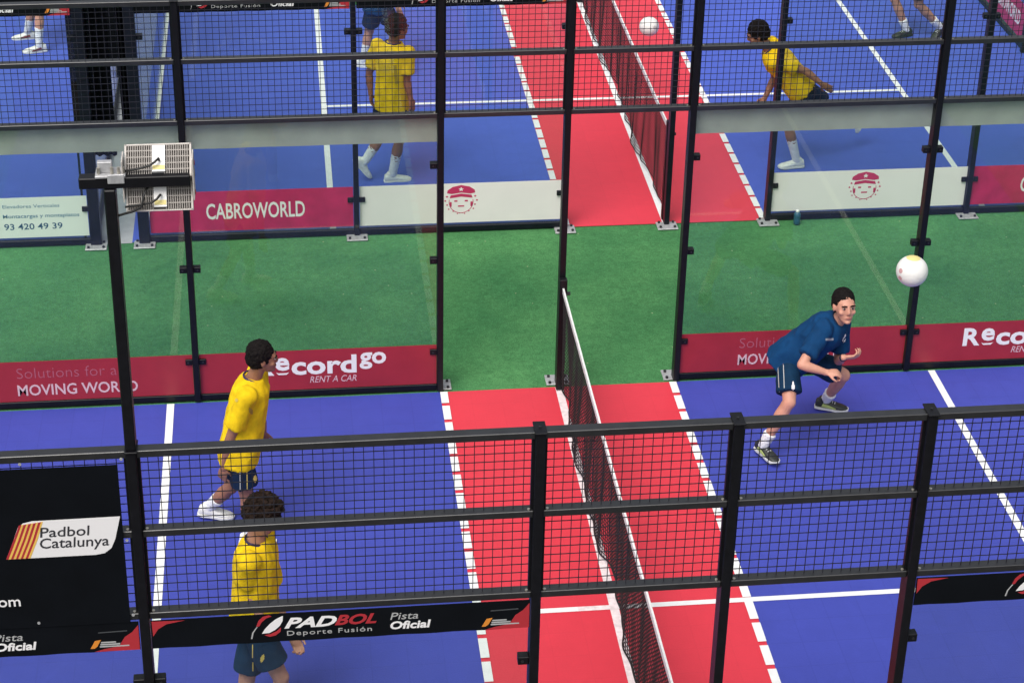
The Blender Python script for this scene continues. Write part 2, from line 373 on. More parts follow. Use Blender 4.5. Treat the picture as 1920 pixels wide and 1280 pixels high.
rl = random.Random(4)
def marking(mb, x0, x1, y0, y1, z=0.004): mb.add([(x0,y0,z),(x1,y0,z),(x1,y1,z),(x0,y1,z)], [(0,1,2,3)])
def court_lines(cx, y0, ylen, s=3.223, half=0.03):
    for sx in (-1, 1):
        mb = MB(); marking(mb, cx+sx*s-half, cx+sx*s+half, y0, y0+ylen); tag(mb.build('court_marking', M['line']), kind='structure')
    # centre line, broken where it meets the cross line
    mb = MB(); marking(mb, cx-0.032, cx+0.032, y0, y0+2.975); marking(mb, cx-0.032, cx+0.032, y0+3.025, y0+ylen)
    tag(mb.build('court_marking', M['linew'] if y0 < 1 else M['line']), kind='structure')
    mb = MB(); marking(mb, cx-s+half, cx-1.035, y0+2.975, y0+3.025); marking(mb, cx-0.93 if 0 else cx-1.035, cx-0.26, y0+2.975, y0+3.025)
    marking(mb, cx+0.032, cx+s-half, y0+2.975, y0+3.025)
    tag(mb.build('court_marking', M['line']), kind='structure')
    mb = MB(); marking(mb, cx-0.26, cx+0.032, y0+2.975, y0+3.025); tag(mb.build('court_marking', M['linew'] if y0 < 1 else M['line']), kind='structure')
    for sx in (-1, 1):
        mb = MB(); xc = cx+sx*0.97; k = 0
        while k*0.25 < ylen-0.02:
            a = y0+k*0.25+0.026; b = min(y0+k*0.25+0.25-0.016, y0+ylen-0.005); k += 1
            if a < y0+3.0 < b and False: continue
            marking(mb, xc-0.031, xc+0.031, a, b, 0.008)
        tag(mb.build('court_marking', M['line']), kind='structure')
court_lines(0, 0, 5.955); court_lines(DX, Y1+0.004, 5.99)

# ------------------------------------------------------------------ fences
HB, HM, HT = 2.52, 3.028, 3.50
def post_mb(x, y, w=0.05, d=0.10, h=3.52):
    mb = MB(); mb.cbox((x-w/2, y-d/2, 0.012), (x+w/2, y+d/2, h), 0.004)
    return mb
def fence(cx, y, outer, label, posts, openings, colr, outer_posts=True, tall=None, frame_back=False):
    """side fence of one court: posts, three rails, wire mesh above, glass below except at the openings"""
    t = thing('court_fence', (cx, y, 0), label, 'fence')
    mp = M[colr]
    xs = [cx+p for p in posts]
    for x in xs:
        wide = (abs(x-cx) > 4.9)
        p = post_mb(x, y, 0.10 if wide else 0.05, 0.11 if wide else 0.10, tall.get(round(x-cx), 3.52) if tall else 3.52).build('post', mp, t)
        if not (tall and round(x-cx) in tall):
            mb = MB(); w_ = 0.054 if wide else 0.031
            mb.cbox((x-w_, y-0.058, 3.5202), (x+w_, y+0.058, 3.53), 0.002); c = mb.build('post_cap', mp, p)
            mb = MB(); mb.tube([(x, y, 3.5301), (x, y, 3.536)], 0.007, 8); mb.build('screw', M['bolt'], p)
        mb = MB(); s = outer
        mb.cbox((x-0.10, y-s*0.015, 0.0), (x+0.10, y+s*0.14, 0.0115), 0.003)
        bp = mb.build('base_plate', M['galv'], t)
        mb = MB()
        for bx in (-0.07, 0.07):
            for by in (0.105, 0.075) if False else (0.105,):
                mb.tube([(x+bx, y+s*by, 0.011), (x+bx, y+s*by, 0.028)], 0.013, 6)
            mb.tube([(x+bx, y+s*0.005, 0.011), (x+bx, y+s*0.005, 0.028)], 0.013, 6)
        build_each(mb, 'bolt', M['bolt'], bp)
    for i in range(len(xs)-1):
        a, b = xs[i], xs[i+1]
        wa = 0.05 if abs(a-cx) > 4.9 else 0.025; wb = 0.05 if abs(b-cx) > 4.9 else 0.025
        a2, b2 = a+wa+0.0005, b-wb-0.0005
        for z in (HB, HM, HT):
            mb = MB(); mb.cbox((a2, y-0.03, z-0.02), (b2, y+0.03, z+0.02), 0.003); mb.build('rail', M['railm'], t)
        # upright edge bars of the mesh frame
        mb = MB()
        for xx in (a2, b2-0.014): mb.box((xx, y-0.012, HB+0.0205), (xx+0.014, y+0.012, HM-0.0205)); mb.box((xx, y-0.012, HM+0.0205), (xx+0.014, y+0.012, HT-0.0205))
        build_each(mb, 'mesh_frame', mp, t)
        mb = MB(); n = int(round((b2-a2)/0.05)); st = (b2-a2)/n; r_ = 0.0019
        jit = random.Random(int(a*77+y*13))
        for k in range(1, n):
            x = a2+k*st; mb.box((x-r_, y-r_, HB+0.02), (x+r_, y+r_, HT-0.02))
        for (z0, z1) in ((HB, HM), (HM, HT)):
            m_ = int(round((z1-z0-0.04)/0.05)); sz = (z1-z0-0.04)/m_
            for k in range(1, m_): z = z0+0.02+k*sz; mb.box((a2, y+r_, z-r_), (b2, y+3*r_, z+r_))
        mb.build('wire_mesh', M['wire'], t)
        # little brackets where rails meet the posts
        mb = MB()
        for z in (HB, HM):
            for xx in (a2+0.022, b2-0.022): mb.tube([(xx, y-0.012, z+0.020), (xx, y-0.012, z+0.0245)], 0.008, 8)
        build_each(mb, 'screw', M['screw'], t)
        mid = (a+b)/2-cx
        if any(o[0] < mid < o[1] for o in openings): continue
        mb = MB(); mb.cbox((a2, y-0.02, 0.004), (b2, y+0.02, 0.062), 0.003); mb.build('kick_rail', mp, t)
        mb = MB(); mb.box((a2+0.004, y-0.005, 0.0625), (b2-0.004, y+0.005, HB-0.03)); mb.build('glass_pane', M['glass'], t)
    zs = (0.378, 1.232, 2.085)
    for i, x in enumerate(xs):
        L_ = i > 0 and not any(o[0] < (xs[i-1]+x)/2-cx < o[1] for o in openings)
        R_ = i < len(xs)-1 and not any(o[0] < (xs[i+1]+x)/2-cx < o[1] for o in openings)
        if not (L_ or R_): continue
        w_ = 0.05 if abs(x-cx) > 4.9 else 0.025
        for z in zs:
            for s, on in ((-1, L_), (1, R_)):
                if not on: continue
                mb = MB(); mb.cbox((x+s*(w_+0.0003), y-0.026, z-0.025), (x+s*(w_+0.058), y+0.026, z+0.025), 0.003); c = mb.build('glass_clamp', mp, t)
                mb = MB(); mb.tube([(x+s*(w_+0.035), y-0.0262, z), (x+s*(w_+0.035), y-0.031, z)], 0.008, 8); mb.build('screw', M['bolt'], c)
    return t
std = (-5, -3, -1, 0, 1, 3, 5)
fence(0, 0, -1, 'nearest black fence with mesh above glass, crossing the bottom of the photo', std, [(-1, 1)], 'black')
fence(0, 6, 1, 'black fence with glass and mesh between the near court and the green strip', std, [(-1, 1)], 'black')
fence(DX, Y1, -1, 'dark fence of the far court behind the green strip, with white plates at its feet', std, [(-1, 1)], 'navy')
fence(XL-5, Y1, -1, 'dark fence at the far left, of the court beside the black curtain', (3, 5), [], 'navy')

def end_wall(x, y0, label, colr='navy', band=None):
    t = thing('end_wall', (x, y0, 0), label, 'glass wall')
    mp = M[colr]; ys = [y0+0.056, y0+2.0, y0+4.0, y0+5.94]
    for y in ys[1:]:
        mb = MB(); mb.cbox((x-0.05, y-0.025, 0.0), (x+0.05, y+0.025, 3.52)); mb.build('post', mp, t)
    for a, b in zip(ys[:-1], ys[1:]):
        for z in (HB, HM, HT):
            mb = MB(); mb.cbox((x-0.03, a+0.026 if a != ys[0] else a, z-0.02), (x+0.03, b-0.026, z+0.02)); mb.build('rail', mp, t)
        mb = MB(); mb.cbox((x-0.02, a+0.026 if a != ys[0] else a, 0.004), (x+0.02, b-0.026, 0.062)); mb.build('kick_rail', mp, t)
        mb = MB(); mb.box((x-0.005, a+0.03, 0.0625), (x+0.005, b-0.03, HB-0.03)); mb.build('glass_pane', M['glass'], t)
        mb = MB(); n = int((b-a)/0.05)
        for k in range(1, n): yy = a+k*(b-a)/n; mb.box((x-0.002, yy-0.002, HB+0.02), (x+0.002, yy+0.002, HT-0.02))
        for k in range(1, 19): z = HB+k*0.0516; mb.box((x+0.002, a, z-0.002), (x+0.006, b, z+0.002))
        mb.build('wire_mesh', M['wire'], t)
    return t
end_wall(DX+5, Y1, 'glass end wall at the top right of the photo with a magenta banner along its foot')
t = thing('end_wall', (DX-5, Y1+3, 0), 'frameless glass end wall just right of the black curtain, seen almost edge on', 'glass wall')
mb = MB(); mb.box((DX-5.006, Y1+0.06, 0.0305), (DX-4.994, Y1+5.94, HB-0.03)); mb.build('glass_pane', M['glass'], t)
mb = MB(); mb.cbox((DX-5.022, Y1+0.06, 0.0005), (DX-4.978, Y1+5.94, 0.030), 0.002); mb.build('kick_rail', M['whiteban'], t)
end_wall(XL, Y1, 'glass end wall left of the black curtain at the far left')

# curtain in the passage between the two far courts
t = thing('black_curtain', ((XL+DX-5)/2, Y1+0.2, 0), 'black curtain closing the passage between the two far courts, at the far left', 'curtain')
for (a, b, ph) in ((XL+0.03, XL+0.235, 0.0), (XL+0.305, DX-5-0.03, 2.0)):
    mb = MB(); n = 28; vs = []; fs = []
    for k in range(n+1):
        u = k/n; x = a+(b-a)*u
        for z in (0.82, 1.6, 3.45): vs.append((x, Y1+0.2+0.02*math.sin(u*19+ph+z*0.4), z))
        for z in (3.45, 1.6, 0.82): vs.append((x, Y1+0.206+0.02*math.sin(u*19+ph+z*0.4), z))
    for k in range(n):
        for j in range(6): j2 = (j+1) % 6; fs.append((k*6+j, (k+1)*6+j, (k+1)*6+j2, k*6+j2))
    fs.append((0, 1, 2, 3, 4, 5)); fs.append(tuple(n*6+j for j in (5, 4, 3, 2, 1, 0)))
    mb.add(vs, fs); mb.build('curtain_leaf', M['canvas'], t)
mb = MB(); mb.box((XL+0.236, Y1+0.19, 1.72), (XL+0.304, Y1+0.20, 3.45)); mb.build('curtain_join', M['canvas'], t)
mb = MB(); mb.tube([(XL+0.051, Y1+0.2, 3.47), (DX-5.051, Y1+0.2, 3.47)], 0.015, 8); mb.build('curtain_rod', M['galv'], t)
t = thing('black_screen', (XL-0.1, Y1+0.16, 0), 'narrow black screen standing just left of the passage between the far courts', 'screen')
mb = MB(); mb.cbox((XL-0.125, Y1+0.12, 1.08), (XL-0.052, Y1+0.135, 3.4), 0.002); mb.build('panel', M['canvas'], t)
mb = MB(); mb.box((XL-0.125, Y1+0.1355, 0.0), (XL-0.105, Y1+0.15, 3.4)); mb.build('upright', M['navy'], t)

# ------------------------------------------------------------------ banners
def flat_board(name, x0, x1, z0, z1, y, mtl, label, group=None, back=None, d=0.004, wave=0.0):
    t = thing(name, ((x0+x1)/2, y, z0), label, 'banner', group)
    mb = MB(); n = 24 if wave else 1; vs = []; fs = []
    for k in range(n+1):
        x = x0+(x1-x0)*k/n
        dz = wave*math.sin(k*1.7)*0.5
        vs += [(x, y-d, z0+dz), (x, y-d, z1), (x, y, z1), (x, y, z0+dz)]
    for k in range(n):
        a, b = k*4, k*4+4
        fs += [(a, b, b+1, a+1), (a+1, b+1, b+2, a+2), (a+2, b+2, b+3, a+3), (a+3, b+3, b, a)]
    fs += [(0, 1, 2, 3), (n*4+3, n*4+2, n*4+1, n*4)]
    mb.add(vs, fs)
    o = mb.build('banner_sheet', [mtl, back] if back else mtl, t)
    return t, o

def crimson(x0, x1, kind, label):
    t, o = flat_board('sponsor_banner', x0, x1, 0.066, 0.442, 5.9935, M['maroon'], label, 'crimson banners along the foot of the glass', d=0.0012)
    y = 5.9920
    if kind == 'sol':
        xs = x0+0.50 if x0 < 0 else x0+0.50
        text('Solutions for a', xs+0.005, 0.283, 0.100, y, t, M['ink_rose'], width=0.80, bold=-0.012)
        text('MOVING WORLD', xs, 0.122, 0.100, y, t, M['ink_pink'], width=0.965 if x0 < 0 else 0.90, bold=0.012)
    else:
        xs = x0+0.455
        b = dict(bold=0.028)
        text('R', xs, 0.218, 0.165, y, t, M['ink_white'], width=0.150, **b)
        text('e', xs+0.158, 0.262, 0.165, y, t, M['ink_white'], width=0.118, **b)
        mb_ = poly_prism([(xs+0.165, 0.236), (xs+0.185, 0.214), (xs+0.25, 0.214), (xs+0.27, 0.236), (xs+0.25, 0.229), (xs+0.185, 0.229)], y, 0.0012, M['ink_white'], 'smile_mark', t)
        text('cord', xs+0.292, 0.215, 0.165, y, t, M['ink_white'], width=0.535, **b)
        text('go', xs+0.852, 0.292, 0.150, y, t, M['ink_white'], width=0.220, **b)
        text('RENT A CAR', xs+0.44, 0.128, 0.060, y, t, M['ink_pink'], width=0.385, shear=0.25)
    return t
crimson(-4.945, -3.028, 'sol', 'crimson banner reading MOVING WORLD on the glass at the left of the near court')
crimson(-2.972, -1.028, 'rec', 'crimson banner reading record go beside the head of the standing player')
crimson(1.028, 2.972, 'sol', 'crimson banner reading MOVING WORLD, partly behind the crouching player')
crimson(3.028, 4.945, 'rec', 'crimson banner reading Reco at the right edge of the photo')

def leaf_mark(x, z, s, y, t):
    """swoosh-like ball mark: white leaf between two red crescents"""
    def P(*p): return [(x+a*s, z+b*s) for a, b in p]
    poly_prism(P((0.10,0.14),(0.22,0.36),(0.42,0.60),(0.66,0.82),(0.90,0.96),(0.98,0.98),(0.96,0.74),(0.84,0.50),(0.64,0.30),(0.40,0.16)), y, 0.0012, M['ink_white'], 'emblem', t)
    poly_prism(P((-0.12,0.52),(-0.02,0.80),(0.16,1.0),(0.40,1.06),(0.52,1.0),(0.30,0.92),(0.10,0.72),(0.00,0.52)), y, 0.0012, M['ink_red'], 'emblem', t)
    poly_prism(P((0.20,0.06),(0.45,0.10),(0.70,0.22),(0.88,0.40),(0.86,0.20),(0.66,0.02),(0.40,-0.04)), y, 0.0012, M['ink_red'], 'emblem', t)
    poly_prism(P((-0.36,-0.10),(-0.30,0.20),(-0.12,0.48),(-0.06,0.50),(-0.24,0.20),(-0.30,-0.10)), y, 0.0010, M['ink_grey'], 'emblem', t)
def padbanner(x0, x1, y, label, full=True, back=None, group='black banners under the fence mesh', parts=True):
    z0, z1 = 2.335-0.015, 2.498
    t, o = flat_board('fence_banner', x0, x1, z0, z1, y, M['canvas'], label, group, back=back, d=0.004, wave=0.004)
    yy = y-0.004
    if not parts: return t, o
    X = x0
    poly_prism([(X+0.005, z1-0.005), (X+0.17, z1-0.008), (X+0.08, z1-0.025), (X+0.035, z1-0.055), (X+0.008, z1-0.10)], yy, 0.001, M['ink_red'], 'emblem', t)
    leaf_mark(X+0.545, z0+0.040, 0.125, yy, t)
    text('PAD', X+0.672, z0+0.085, 0.062, yy, t, M['ink_white'], width=0.27, bold=0.035, shear=0.35)
    text('BOL', X+0.930, z0+0.088, 0.060, yy, t, M['ink_red'], width=0.215, bold=0.03, shear=0.35)
    text('Deporte Fusión', X+0.685, z0+0.036, 0.030, yy, t, M['ink_grey'], width=0.435, spacing=1.15)
    text('Pista', X+1.215, z0+0.100, 0.045, yy, t, M['ink_grey'], width=0.145, shear=0.2)
    text('Oficial', X+1.215, z0+0.040, 0.047, yy, t, M['ink_white'], width=0.21, bold=0.03, shear=0.15)
    poly_prism([(X+1.69, z0+0.022), (X+1.715, z0+0.070), (X+1.745, z0+0.075), (X+1.725, z0+0.035), (X+1.71, z0+0.022)], yy, 0.001, M['ink_orange'], 'emblem', t)
    for k, (w_, zz) in enumerate(((0.075, 0.063), (0.095, 0.050), (0.14, 0.037))):
        poly_prism([(X+1.745-k*0.004, z0+zz-0.009), (X+1.745+w_, z0+zz-0.009), (X+1.745+w_, z0+zz-0.001), (X+1.745-k*0.004, z0+zz-0.001)], yy, 0.001, M['ink_grey'], 'small_print', t)
    poly_prism([(X+1.735, z0+0.118), (X+1.88, z0+0.122), (X+1.88, z0+0.128), (X+1.735, z0+0.124)], yy, 0.001, M['ink_faint'], 'small_print', t)
    poly_prism([(X+1.71, z0+0.001), (x1-0.003, z0+0.001), (x1-0.003, z1-0.02), (x1-0.035, z0+0.115), (x1-0.075, z0+0.085), (x1-0.105, z0+0.030), (X+1.76, z0+0.016)], yy, 0.0009, M['ink_red'], 'emblem', t)
    return t, o
YB = -0.036
padbanner(-4.97, -3.03, YB, 'black banner with Pista Oficial under the large black canvas, bottom left')
padbanner(-2.97, -1.03, YB, 'black banner reading PADBOL Deporte Fusión in the middle of the nearest fence')
padbanner(1.03, 2.97, YB, 'black banner with a white and red leaf mark at the lower right edge')
for (a, b, lb) in ((-4.95, -3.03, 'black banner high on the far court fence above the passage, top left'), (-2.97, -1.03, 'black banner on the far court fence above the player seen from behind'), (1.03, 2.97, 'black banner on the far court fence above the leaning player')):
    padbanner(DX+a, DX+b, Y1-0.036, lb)
padbanner(XL-1.97, XL-0.06, Y1-0.036, 'black banner with a red corner at the very top left of the photo')
# backs of the banners on the far side of the near court
for (a, b, lb) in ((-4.95, -1.022, 'long grey back of a fence banner left of the opening, behind the floodlights'), (1.022, 4.95, 'long grey back of a fence banner right of the opening')):
    t, o = flat_board('fence_banner', a, b, 2.268, 2.478, 6.042, M['greyback'], lb, 'grey banner backs on the glass', back=None, d=0.004, wave=0.003)
    mb = MB(); mb.box((a, 6.0365, 2.4783), (b, 6.043, 2.486)); mb.build('hem', M['whiteban'], t)

# big black canvas on the mesh, bottom left
t, o = flat_board('canvas_banner', -4.95, -3.068, 2.50, 3.455, YB-0.004, M['canvas'], 'large black canvas with a white Padbol Catalunya plate, at the left of the nearest fence', d=0.004)
yy = YB-0.008
pl = [(-3.645, 2.929), (-3.60, 3.04), (-3.572, 3.115), (-3.545, 3.140), (-3.50, 3.150), (-3.076, 3.153), (-3.108, 3.02), (-3.130, 2.967), (-3.165, 2.938), (-3.21, 2.930)]
pb = poly_prism(pl, yy, 0.001, M['ink_white'], 'name_plate', t)
for k in range(5):
    xo = k*0.0235
    poly_prism([(-3.645+xo, 2.930), (-3.600+xo, 3.04), (-3.566+xo, 3.128+0.003*k), (-3.552+xo, 3.132+0.003*k), (-3.588+xo, 3.04), (-3.633+xo, 2.930)], yy-0.001, 0.001, M['ink_red'] if k < 5 else M['ink_orange'], 'stripe', pb)
    poly_prism([(-3.633+xo, 2.930), (-3.588+xo, 3.04), (-3.552+xo, 3.132+0.003*k), (-3.5425+xo, 3.134+0.003*k), (-3.5765+xo, 3.04), (-3.6215+xo, 2.930)], yy-0.001, 0.001, M['ink_yellow'], 'stripe', pb)
text('Padbol', -3.470, 3.052, 0.058, yy-0.001, pb, M['ink_dark'], width=0.243, bold=0.008, shear=0.1)
text('Catalunya', -3.475, 2.985, 0.060, yy-0.001, pb, M['ink_dark'], width=0.335, bold=0.008, shear=0.1)
text('.com', -3.765, 2.640, 0.062, yy, t, M['ink_white'], width=0.165, bold=0.01)
mb = MB()
for (px, py) in ((37, 870), (227, 860), (238, 1012), (250, 1152), (73, 1167)):
    p = at(px, py, yy); mb.tube([(p.x, yy, p.z), (p.x, yy-0.003, p.z)], 0.008, 10)
build_each(mb, 'eyelet', M['galv'], t)

# low banners along the foot of the far courts
YF = Y1-0.0065
def low(x0, x1, mtl, label, z0=0.094, z1=0.512):
    return flat_board('sponsor_banner', x0, x1, z0, z1, YF, mtl, label, 'banners along the foot of the far glass', d=0.0015)[0]
yl = YF-0.0015
t = low(DX-4.94, DX-3.03, M['magenta'], 'magenta banner reading CABROWORLD behind the floodlights')
text('CABROWORLD', -2.975, 0.222, 0.160, yl, t, M['ink_white'], width=0.925, bold=0.015)
def cap_mark(cx, cz, t, s=1.0):
    """peaked cap above an open ring, printed in magenta"""
    def P(pts): return [(cx+a*s, cz+b*s) for a, b in pts]
    poly_prism(P([(-0.135,0.085),(-0.13,0.115),(-0.08,0.15),(0,0.168),(0.08,0.15),(0.13,0.115),(0.135,0.085),(0.09,0.075),(0,0.088),(-0.09,0.075)]), yl, 0.001, M['ink_mag'], 'emblem', t)
    poly_prism(P([(-0.10,0.062),(0,0.078),(0.10,0.062),(0.11,0.03),(0,0.045),(-0.11,0.03)]), yl, 0.001, M['ink_mag'], 'emblem', t)
    mb = MB(); n = 30; a0, a1 = math.radians(168), math.radians(372); vs = []; fs = []
    for ring, (r0, r1) in enumerate(((0.112, 0.118), (0.150, 0.154))):
        vs = []; fs = []
        for k in range(n+1):
            a = a0+(a1-a0)*k/n
            if ring: a = math.radians(178)+(math.radians(362)-math.radians(178))*k/n
            for r in (r0, r1):
                for d in (0, 0.001): vs.append((cx+s*r*math.cos(a), yl-d, cz-0.01+s*r*math.sin(a)*1.02))
        for k in range(n):
            b = k*4
            if ring and k % 3 == 2: continue
            fs += [(b+1, b+3, b+7, b+5), (b, b+4, b+6, b+2), (b, b+1, b+5, b+4), (b+2, b+6, b+7, b+3)]
        if ring == 0: mb.add(vs, fs)
    mb.build('emblem', M['ink_mag'], t)
    poly_prism(P([(0, 0.148), (0.008, 0.132), (0.024, 0.130), (0.012, 0.119), (0.016, 0.104), (0, 0.112), (-0.016, 0.104), (-0.012, 0.119), (-0.024, 0.130), (-0.008, 0.132)]), yl-0.001, 0.0006, M['whiteban'], 'emblem', t)
    for k in range(7):
        for sg in (-1, 1):
            aa = math.radians(18-k*19); r0 = 0.142+0.010*(k % 2); cx2, cz2 = sg*r0*math.cos(aa), 0.005+r0*math.sin(aa)*0.95; q = 0.013-0.001*k
            poly_prism(P([(cx2-q, cz2), (cx2, cz2-q*0.7), (cx2+q, cz2), (cx2, cz2+q)]), yl, 0.001, M['ink_mag'], 'emblem', t)
    for (a, b, w_, h_) in ((-0.05, 0.0, 0.03, 0.016), (0.05, 0.0, 0.03, 0.016), (0, -0.055, 0.06, 0.014), (-0.10, -0.035, 0.02, 0.05), (0.10, -0.035, 0.02, 0.05)):
        poly_prism(P([(a-w_/2, b-h_/2), (a+w_/2, b-h_/2), (a+w_/2, b+h_/2), (a-w_/2, b+h_/2)]), yl, 0.001, M['ink_mag'], 'emblem', t)
t = low(DX-2.97, DX-1.03, M['whiteban'], 'white banner with a cap emblem left of the opening of the far court')
cap_mark(-0.565, 0.325, t)
t = low(DX+1.03, DX+2.97, M['whiteban'], 'white banner with a cap emblem under the white shoe of the leaning player')
cap_mark(3.388, 0.325, t)
t = low(DX+3.03, DX+4.94, M['magenta'], 'magenta banner at the right edge, beside the white banner')
text('CABROWORLD', DX+3.03+0.50, 0.222, 0.160, yl, t, M['ink_white'], width=0.925, bold=0.015)
t = low(XL-1.97, XL-0.06, M['palegreen'], 'pale banner reading 93 420 49 39 at the far left')
text('Elevadores Verticales', -4.845, 0.405, 0.036, yl, t, M['ink_blue'], width=0.52)
text('Montacargas y montaplatos', -4.850, 0.302, 0.038, yl, t, M['ink_blue'], width=0.70, bold=0.01)
text('93 420 49 39', -4.848, 0.180, 0.062, yl, t, M['ink_navy'], width=0.535, bold=0.012)
# banner along the right end wall
xw = DX+5-0.0065
t = thing('sponsor_banner', (xw, Y1+3, 0.06), 'magenta banner running along the glass end wall at the top right corner', 'banner')
mb = MB(); mb.box((xw-0.0015, Y1+0.2, 0.10), (xw, Y1+5.9, 0.52)); mb.build('banner_sheet', M['magenta'], t)
text('CABROWORLD', Y1+5.2, 0.23, 0.17, xw-0.0016, t, M['ink_white'], width=0.95, axis='Y', bold=0.015)

# ------------------------------------------------------------------ nets
def net(cx, y0, y1, label, seed, r_=0.0022):
    t = thing('court_net', (cx, (y0+y1)/2, 0), label, 'net'); rn = random.Random(seed)
    ht = 0.965; ph = [rn.uniform(0, 6.28) for _ in range(6)]
    def off(y, z):
        k = 1-z/ht
        return k*(0.026*math.sin(y*2.1+ph[0])+0.017*math.sin(y*5.3+ph[1])+0.014*math.sin(y*11+ph[2]+z*2))+0.006*math.sin(y*23+ph[3])*k
    def bot(y): return 0.05+0.018*math.sin(y*3.3+ph[4])+0.012*math.sin(y*8.1+ph[5])
    A, B = y0+0.06, y1-0.06
    n = int((B-A)/0.034); m = 27
    def P(i, j, di=0.0):
        y = A+(B-A)*(i)/n; u = j/m
        y += 0.018*math.sin(u*5+i*0.11+ph[3])*(1-u)
        b = bot(y); z = b+(ht-0.01-b)*u
        return V((cx+off(y, z), y, z))
    mb = MB()
    for i in range(n+1):
        vs = []; fs = []
        for j in range(m+1):
            p = P(i, j); vs += [p+V((-r_, -r_, 0)), p+V((r_, -r_, 0)), p+V((r_, r_, 0)), p+V((-r_, r_, 0))]
        for j in range(m):
            a = j*4
            for q in range(4): q2 = (q+1) % 4; fs.append((a+q, a+q2, a+4+q2, a+4+q))
        mb.add(vs, fs)
    for j in range(m+1):
        vs = []; fs = []; rr = r_*(2.2 if j == 0 else 1)
        for i in range(n+1):
            p = P(i, j); vs += [p+V((-rr, 0, -rr)), p+V((rr, 0, -rr)), p+V((rr, 0, rr)), p+V((-rr, 0, rr))]
        for i in range(n):
            a = i*4
            for q in range(4): q2 = (q+1) % 4; fs.append((a+q, a+q2, a+4+q2, a+4+q))
        mb.add(vs, fs)
    mb.build('netting', M['net'], t)
    mb = MB(); k = 40; rings = []
    for i in range(k+1):
        y = A+(B-A)*i/k; sag = -0.035*(1-((2*i/k)-1)**2)*0.5; z = ht+sag+0.002*math.sin(i*1.9)
        rings.append([V((cx-0.006, y, z-0.028)), V((cx+0.006, y, z-0.028)), V((cx+0.007, y, z+0.02)), V((cx-0.007, y, z+0.02))])
    mb.loft(rings); mb.build('net_tape', M['tape'], t)
    for y, s in ((y0+0.0, 1), (y1-0.0, -1)):
        mb = MB(); mb.cbox((cx-0.032, y+s*0.053, 0.0125), (cx+0.032, y+s*0.110, 1.06), 0.004); p = mb.build('net_post', M['black'], t)
        mb = MB(); mb.tube([(cx+0.033, y+s*0.08, 0.92), (cx+0.062, y+s*0.08, 0.92)], 0.016, 8); mb.build('winch', M['bolt'], p)
    return t
net(0, 0, 6, 'black net with white tape across the near court, between the standing and crouching players', 3)
net(DX, Y1, Y1+6, 'black net with white tape across the far court, left of the flying ball', 8, 0.0017)

# ------------------------------------------------------------------ floodlight mast
t = thing('floodlight_mast', (-3.0, -0.02, 3.53), 'black mast with a crossbar and two pale floodlights, at the left of the nearest fence', 'floodlight')
mb = MB(); mb.cbox((-3.026, -0.045, 3.531), (-2.974, 0.045, 4.935), 0.005); mb.build('pole', M['black'], t)
mb = MB(); mb.cbox((-3.135, -0.03, 4.936), (-2.64, 0.03, 4.990), 0.004); bar = mb.build('crossbar', M['black'], t)
mb = MB(); mb.cbox((-3.06, -0.035, 4.9905), (-2.925, 0.06, 5.003), 0.002); mb.cbox((-3.005, -0.040, 4.965), (-2.93, -0.0305, 5.01), 0.002)
mb.cbox((-3.050, 0.0, 5.0035), (-2.985, 0.03, 5.055), 0.002)
br = mb.build('mounting_bracket', M['galv'], t)
mb = MB()
for x in (-3.045, -2.985, -2.955, -2.935): mb.tube([(x, -0.01, 5.0035), (x, -0.01, 5.035)], 0.008, 6)
build_each(mb, 'bolt', M['screw'], br)
def flood(z, tilt, yc):
    """LED floodlight seen from its finned back; tilt about the x axis"""
    c = V((-2.782, yc, z)); X = V((1, 0, 0)); N = V((0, -math.cos(tilt), math.sin(tilt))); U = X.cross(N)*-1
    U = N.cross(X)*-1 if U.z < 0 else U
    mb = MB(); mb.obox(c, X, N, U, 0.150, 0.020, 0.082); b = mb.build('lamp_housing', M['gap'], t)
    mb = MB()
    for s in (-1, 1):
        mb.obox(c+X*s*0.146+N*0.024, X, N, U, 0.0045, 0.014, 0.084); mb.obox(c+U*s*0.080+N*0.024, X, N, U, 0.150, 0.014, 0.0035)
    mb.build('frame', M['lamp'], b)
    mb = MB()
    for k in range(27):
        x = -0.132+k*0.264/26
        if abs(x) < 0.030: continue
        mb.obox(c+X*x+N*0.030, X, N, U, 0.0019, 0.013, 0.076)
    for u in (-0.048, -0.016, 0.016, 0.048): mb.obox(c+U*u+N*0.030, X, N, U, 0.140, 0.011, 0.0022)
    mb.build('cooling_fin', M['fin'], b)
    mb = MB(); mb.obox(c+X*0.004+N*0.036, X, N, U, 0.029, 0.020, 0.066); dv = mb.build('driver_box', M['drv'], b)
    mb = MB(); mb.obox(c+X*0.004+N*0.0565-U*0.046, X, N, U, 0.027, 0.0012, 0.011); mb.build('warning_tape', M['warn'], b)
    mb = MB(); p0 = c+X*0.006+N*0.058-U*0.012
    mb.tube([p0, p0+N*0.02, p0+N*0.028-U*0.02-X*0.015, p0+N*0.02-U*0.035-X*0.04, p0+N*0.005-U*0.042-X*0.09, p0-U*0.05-X*0.16+N*0.0], 0.0055, 7); mb.build('cable', M['cable'], b, smooth=True)
    mb = MB(); mb.obox(c-N*0.0215, X, N, U, 0.138, 0.0014, 0.072); mb.build('lamp_glass', M['led'], b)
    mb = MB(); mb.tube([c+X*0.151, c+X*0.163], 0.012, 10); mb.build('pivot_knob', M['redcap'], b)
flood(5.000, R(52), 0.085); flood(4.868, R(30), 0.05)
mb = MB()
for s in (-1, 1): mb.cbox((-2.782+s*0.157-0.003, -0.02, 4.86), (-2.782+s*0.157+0.003, 0.09, 5.065), 0.001)
build_each(mb, 'yoke', M['lamp'], t)
